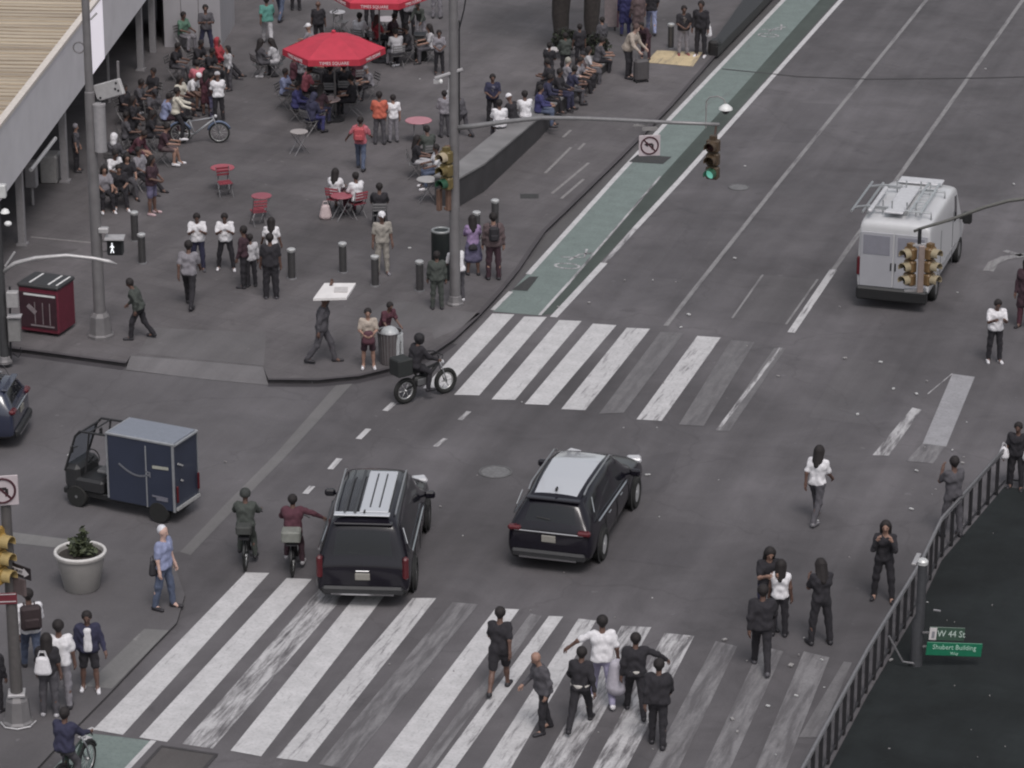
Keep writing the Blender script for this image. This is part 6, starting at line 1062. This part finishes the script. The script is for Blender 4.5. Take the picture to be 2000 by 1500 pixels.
bd = thing('carried_board', 'white folded board balanced on the head of the walking person', 'board', wpt(i, i['hc'] + np.array([0, 0, .15])) + Vector(RT) * .22 - Vector((0, 0, 0)), cam_rz(0)); f = MB(); f.add([(-.48, -.5, 0), (.36, -.42, .0), (.56, .42, .1), (-.24, .42, .1), (-.48, -.5, .06), (.36, -.42, .06), (.56, .42, .16), (-.24, .42, .16)], [(3, 2, 1, 0), (4, 5, 6, 7), (0, 1, 5, 4), (1, 2, 6, 5), (2, 3, 7, 6), (3, 0, 4, 7)]); f.build('board_panel', mat('white_board', (.6, .58, .58), .6, 0, .08, 3), bd); MB().box((.2, 0, .125), (.34, .3, .02), 0, 0, ('X', .1)).build('inset', mat('board_inset', (.42, .4, .4), .6, 0, .08), bd)
r, i = stand(720, 718, 600, 'front', 4, 'TN', 'DM', 'short', 2, 'person in tan shirt and maroon shorts with white shoes at the kerb', low='shorts', shoe='W', fat=1.05, z=PZ)
sack(wpt(i, (0, -.24, .72)), i['rz'], 'maroon bag worn on the front of the person in tan', 'MR', (.34, .16, .34), 'bag', 'front_bag', False)
stand(752, 690, 618, 'lean', 40, 'MR', 'K', 'short', 3, 'person in maroon shirt reaching into the trash basket', z=PZ)
# top right of the plaza: people on the ledge
r, i = stand(962, 242, 143, 'front', 8, 'NV', 'K', 'short', 3, 'person in navy printed shirt standing behind the ledge sitters', fat=1.1)
def chest_print(r, i, col):
    q = MB(); c_ = (i['chest'] / i['sc']) + i['fw'] * .118; q.ell(c_, (.09, .022, .075), 10); q.ell(c_ - i['up'] * .09 + i['fw'] * .0, (.03, .022, .07), 8); q.build('shirt_print', mat('shirt_print', col, .8, 0, .3, 30), r, True)
chest_print(r, i, (.11, .105, .13))
def ledge(px, py, *a, **k):
    g = G(px, py, .6)
    for _ in range(6): zt_ = ledge_z(g[1]); g = G(px, py, zt_)
    return sit(0, 0, *a, chair=False, at=(g[0], g[1], zt_ - .42), seat=.43, **k)
ledge(976, 250, 'sit', 190, 'W', 'DG', 'short', 3, 'person in white shirt seated nearest on the ledge', fat=1.15); ledge(1003, 238, 'sit2', 230, 'K', 'W', 'cap:W', 3, 'person in white cap and dark shirt seated on the ledge'); ledge(1026, 232, 'sit', 200, 'W', 'LG', 'short', 3, 'person in white shirt seated third along the ledge')
ledge(1052, 220, 'sit', 90, 'IN', 'JN', 'short', 2, 'person in blue jacket and jeans seated on the ledge', sleeve='coat'); ledge(1064, 196, 'sit2', 80, 'NV', 'K', 'short', 3, 'person in navy seated beyond the blue jacket on the ledge', sleeve='coat'); ledge(1090, 186, 'sit', 70, 'K', 'NV', 'short', 3, 'person in black and navy seated mid ledge', sleeve='coat'); ledge(1078, 166, 'sit2', 240, 'K', 'K', 'short', 3, 'person in black turned away at the ledge middle')
ledge(1106, 164, 'sit', 100, 'G', 'DG', 'short:#8a8780', 1, 'grey haired person in grey seated on the ledge', sleeve='long'); ledge(1124, 160, 'sit2', 60, 'G', 'K', 'short', 2, 'person in grey bending forward with bare arms on the ledge'); ledge(1146, 142, 'sit', 90, 'LG', 'DG', 'long', 2, 'person in pale grey with long hair near the ledge end', fem=True); ledge(1166, 122, 'sit2', 100, 'DG', 'K', 'short', 2, 'person in dark grey at the far ledge end')
ledge(1112, 180, 'sit2', 110, 'NV', 'DG', 'short', 3, 'person in navy with knees out on the ledge front edge'); ledge(1134, 152, 'sit', 80, 'BR', 'K', 'cap:K', 2, 'person in brown and black cap on the ledge'); stand(1132, 132, 62, 'stand', 200, 'K', 'K', 'short', 3, 'person in black standing between the two tree trunks'); stand(1072, 170, 96, 'front', 150, 'K', 'DG', 'short', 3, 'person in black standing behind the navy ledge sitters'); stand(1176, 118, 46, 'stand', 220, 'DG', 'K', 'short', 2, 'person in dark grey standing by the right tree shrub', sleeve='coat')
stand(1104, 150, 78, 'front', 200, 'GG', 'K', 'short', 3, 'person in dark grey green standing behind the ledge by the tree', sleeve='coat')
sack(Vector(G(1078, 132, PZ)) + Vector((0, 0, .5)), cam_rz(20), 'white bag lying on the ledge bed below the left tree', '#a9a5a6', (.5, .2, .2), 'bag', 'carrier_bag', False)
stand(1226, 152, 42, 'lean', 62, 'TN', 'K', 'short:#4a3a38', 1, 'person in tan grey jacket leaning on a dark suitcase', sleeve='coat', fat=1.1); stand(1262, 116, 54, 'bend', 330, 'DM', 'DM', 'short', 2, 'person in dark plum bending beside the suitcase', sleeve='coat'); stand(1272, 66, None, 'walk', 180, 'K', 'LB', 'short', 2, 'person in blue jeans at the top edge near the suitcase'); stand(1246, 76, None, 'stand', 200, 'BR', 'K', 'short', 3, 'person in long brown black coat at the top edge', sleeve='coat', long=.8); stand(1221, 70, None, 'stand', 170, 'IN', 'IN', 'short', 3, 'person in dark indigo robe beside the pink banner stand', sleeve='coat', long=.9)
r, i = stand(1334, 107, None, 'front', 10, 'K', 'G', 'short', 3, 'person in black printed shirt and red shoes near the tan mat', shoe='#7a4044', fat=1.1); chest_print(r, i, (.1, .085, .08)); r, i = stand(1368, 110, 0, 'stand', 340, 'K', 'K', 'short', 3, 'slim person all in black at the kerb by the tan mat', sleeve='long', shoe='W'); sack(wpt(i, (.26, .02, .72)), i['rz'], 'white shopping bag held by the slim person in black at the kerb', 'W', (.24, .12, .34))
# street, right
r, i = stand(1941, 707, 580, 'phone', 6, 'W', 'K', 'short', 3, 'person in white shirt with black strap near the right edge', shoe='W', group=GS, z=0); f = MB()
stand(2000, 640, 500, 'stand', 330, 'DM', 'MR', 'long', 3, 'person in dark maroon at the right picture edge', group=GS, z=0, sleeve='long', long=.8, fem=True)
r, i = stand(1593, 1018, 866, 'walk', 150, 'W', 'DG', 'long', 3, 'person in white vest with long black hair crossing the open road', group=GS, z=0, fem=True, shoe='#6a686c'); stand(1858, 1048, 890, 'face', 200, 'DG', 'DG', 'short', 3, 'person in dark grey standing just behind the railing', group=GS, z=0, fem=True)
stand(1724, 1172, 1014, 'face', 350, 'K', 'K', 'long', 2, 'person in black holding hands to the face by the railing', group=GS, z=0, fem=True, ext=dict(L=(6, 4, 9), R=(-3, 4, 9)), sleeve='long'); stand(1601, 1258, 1092, 'phone', 195, 'K', 'K', 'long', 3, 'person in black standing alone with back turned', group=GS, z=0, fem=True, ext=dict(L=(2, 3, 8), R=(-2, 3, 9)))
stand(1521, 1242, 1092, 'stand', 170, 'W', 'K', 'long', 3, 'person in white top with long dark hair in the dark group', group=GS, z=0, fem=True, sleeve='none'); stand(1497, 1228, 1060, 'phone', 10, 'K', 'NV', 'long', 2, 'person in black facing the camera behind the dark group', group=GS, z=0, fem=True); stand(1486, 1308, 1118, 'walk', 178, 'K', 'K', 'short', 3, 'tall person in black walking in front of the dark group', group=GS, z=0, sleeve='coat', shoe='DG')
r, i = stand(1983, 955, 822, 'bag', 340, 'K', 'K', 'short', 3, 'person in black with white bags at the right edge by the railing', group=GS, z=0); sack(wpt(i, (.3, -.05, .75)), i['rz'], 'white bag held right of the person in black at the edge', 'W', (.34, .2, .34)); sack(wpt(i, (-.3, -.05, .75)), i['rz'], 'small white bag held left of the person in black at the edge', 'W', (.24, .16, .26))
# zebra crossing, front
stand(975, 1350, 1184, 'walk2', 168, 'K', 'K', 'short', 3, 'person in short black dress with bare legs on the zebra', group=GS, z=0, fem=True, low='shorts', long=.45); stand(1061, 1429, 1268, 'hunch', 292, 'DG', 'K', 'bald', 2, 'bald person in dark grey jacket on the zebra', group=GS, z=0, sleeve='coat', fat=1.15, ext=dict(lean=10, L=(10, 10, 3), R=(-8, 10, 3), hp=25))
r, i = stand(1133, 1420, 1258, 'stride', 168, 'K', 'K', 'short', 3, 'person in black jacket with pale hem striding on the zebra', group=GS, z=0, sleeve='coat', fem=True)
stand(1176, 1372, 1194, 'reach', 186, 'W', 'LV', 'short', 3, 'person in white shirt and lavender trousers on the zebra', group=GS, z=0, shoe='W', fat=1.12)
sack(Vector(G(1204, 1385)) + Vector((0, 0, .35)), cam_rz(20), 'large white sack carried between the people on the zebra', '#a5a1ab', (.44, .34, .72), 'bag', 'white_sack', False)
r2, i2 = stand(1240, 1396, 1234, 'reach', 182, 'K', 'K', 'short', 3, 'person in black with an arm stretched toward the white sack', group=GS, z=0, sleeve='coat', ext=dict(RA=(26, 62, 14, .0), LA=(-8, 12, 20, .1)))
stand(1284, 1456, 1288, 'walk', 174, 'K', 'K', 'short', 3, 'person in black jacket walking last on the zebra', group=GS, z=0, sleeve='coat', fat=1.08, ext=dict(L=(10, 8, 2), R=(-8, 10, 2)))
for inf, lb in ((i, 'striding person'), (i2, 'person with stretched arm')):
    b = MB(); b.lathe([(.165, -.035), (.175, -.03), (.175, .03), (.165, .035)], 22); o = b.build('waistband', mat('cream_hem', (.42, .40, .38), .8, 0, .1), None, True); o.parent = (r if inf is i else r2); o.location = inf['pel'] / inf['sc'] + inf['up'] * .05; o.scale = (1.12, .86, 1); KIDS.setdefault(o.parent.name, []).append(o)
# left corner
r, i = stand(322, 1188, 1024, 'stand', 66, 'LB', 'JN', 'bald', 1, 'person with white hair in light blue shirt on the corner', group=GC, z=.06, fat=1.12, ext=dict(L=(10, 6, 5), R=(-6, 6, 5))); sack(wpt(i, (-.24, .1, .86)), i['rz'], 'black shoulder bag at the side of the person in light blue', 'K', (.26, .12, .3), 'bag', 'shoulder_bag')
S = SDF(); hcv = i['hc'] / i['sc']; S.cap(hcv + np.array([0, .03, .05]), hcv + np.array([0, .035, .04]), .093); S.cut.append((np.array([0, -1., 0]), -hcv[1] + .06)); V, F = S.mesh(.02); meshobj('hair', V, F, mat('white_hair', (.5, .5, .54), .8, 0, .1), r)
r, i = stand(64, 1312, 1146, 'walk', 196, 'W', 'JN', 'short', 3, 'person in white shirt with brown backpack behind the signal pole', group=GC, z=.06, sleeve='long'); backpack(i, 'large dark brown backpack on the person in white by the signal pole', '#33282a', (.42, .22, .52))
stand(122, 1384, 1210, 'stand', 186, 'W', 'G', 'short', 3, 'person in white shirt with dark arms behind the tote bag', group=GC, z=.06, fat=1.0)
r, i = stand(98, 1398, 1236, 'stand', 176, 'K', 'DG', 'long', 3, 'person in black vest and grey trousers with a white tote', group=GC, z=.06, fem=True, sleeve='short', shoe='LG'); sack(wpt(i, (.05, .2, 1.0)), i['rz'], 'white printed tote bag on the back of the person in black vest', 'W', (.36, .14, .38), 'bag', 'tote_bag')
r, i = stand(177, 1348, 1190, 'bag', 4, 'NV', 'K', 'short', 3, 'person in navy jacket over white shirt and black shorts', group=GC, z=.06, sleeve='coat', low='shorts', shoe='W', fat=1.08)
S = SDF(); sc_ = i['sc']; 
for xx in (-.035, .035): S.cap(i['pel'] / sc_ + i['up'] * .02 + i['fw'] * .125 + np.array([xx, 0, 0]), i['pel'] / sc_ + i['up'] * .43 + i['fw'] * .112 + np.array([xx * .8, 0, 0]), .058, .05)
V, F = S.mesh(.02); meshobj('white_shirt_front', V, F, fab('W'), r)
stand(-6, 1388, 1282, 'stand', 150, 'K', 'K', 'short', 3, 'person in black cut off by the left edge near the signal pole', group=GC, z=.06, sleeve='coat')
# riders
def rider(root_xy, px, py, pose, face, *a, **k): return person(px, py, None, pose, face, *a, at=root_xy, group='riders on the road', **k)
def onbike(b, off): return Vector(b.location) + Matrix.Rotation(b.rotation_euler[2], 3, 'Z') @ Vector(off)
def facing(b): return math.degrees(b.rotation_euler[2] - s_) + 90
rider(onbike(MT, (.26, 0, 0)), 0, 0, 'ride', facing(MT), 'K', 'K', 'fullhelmet:#1c1a1e', 3, 'rider in black and black helmet on the motorbike', seat=.86, sleeve='coat', height=1.74)
rider(onbike(EB1, (.24, 0, 0)), 0, 0, 'rideup', facing(EB1), 'GG', 'GG', 'helmet:#2e302f', 3, 'rider in dark grey green and helmet on the left delivery bicycle', seat=.87, sleeve='coat', height=1.72); rider(onbike(EB2, (.24, 0, 0)), 0, 0, 'ridepoint', facing(EB2), 'MR', 'DM', 'short', 3, 'rider in maroon jacket stretching an arm beside the suv', seat=.87, sleeve='coat', height=1.76, shoe='LG')
rider(onbike(CB, (.24, 0, 0)), 0, 0, 'rideup', facing(CB), 'NV', 'DG', 'short', 3, 'rider in dark navy at the bottom left beside the green lane', seat=.87, sleeve='coat', height=1.74)
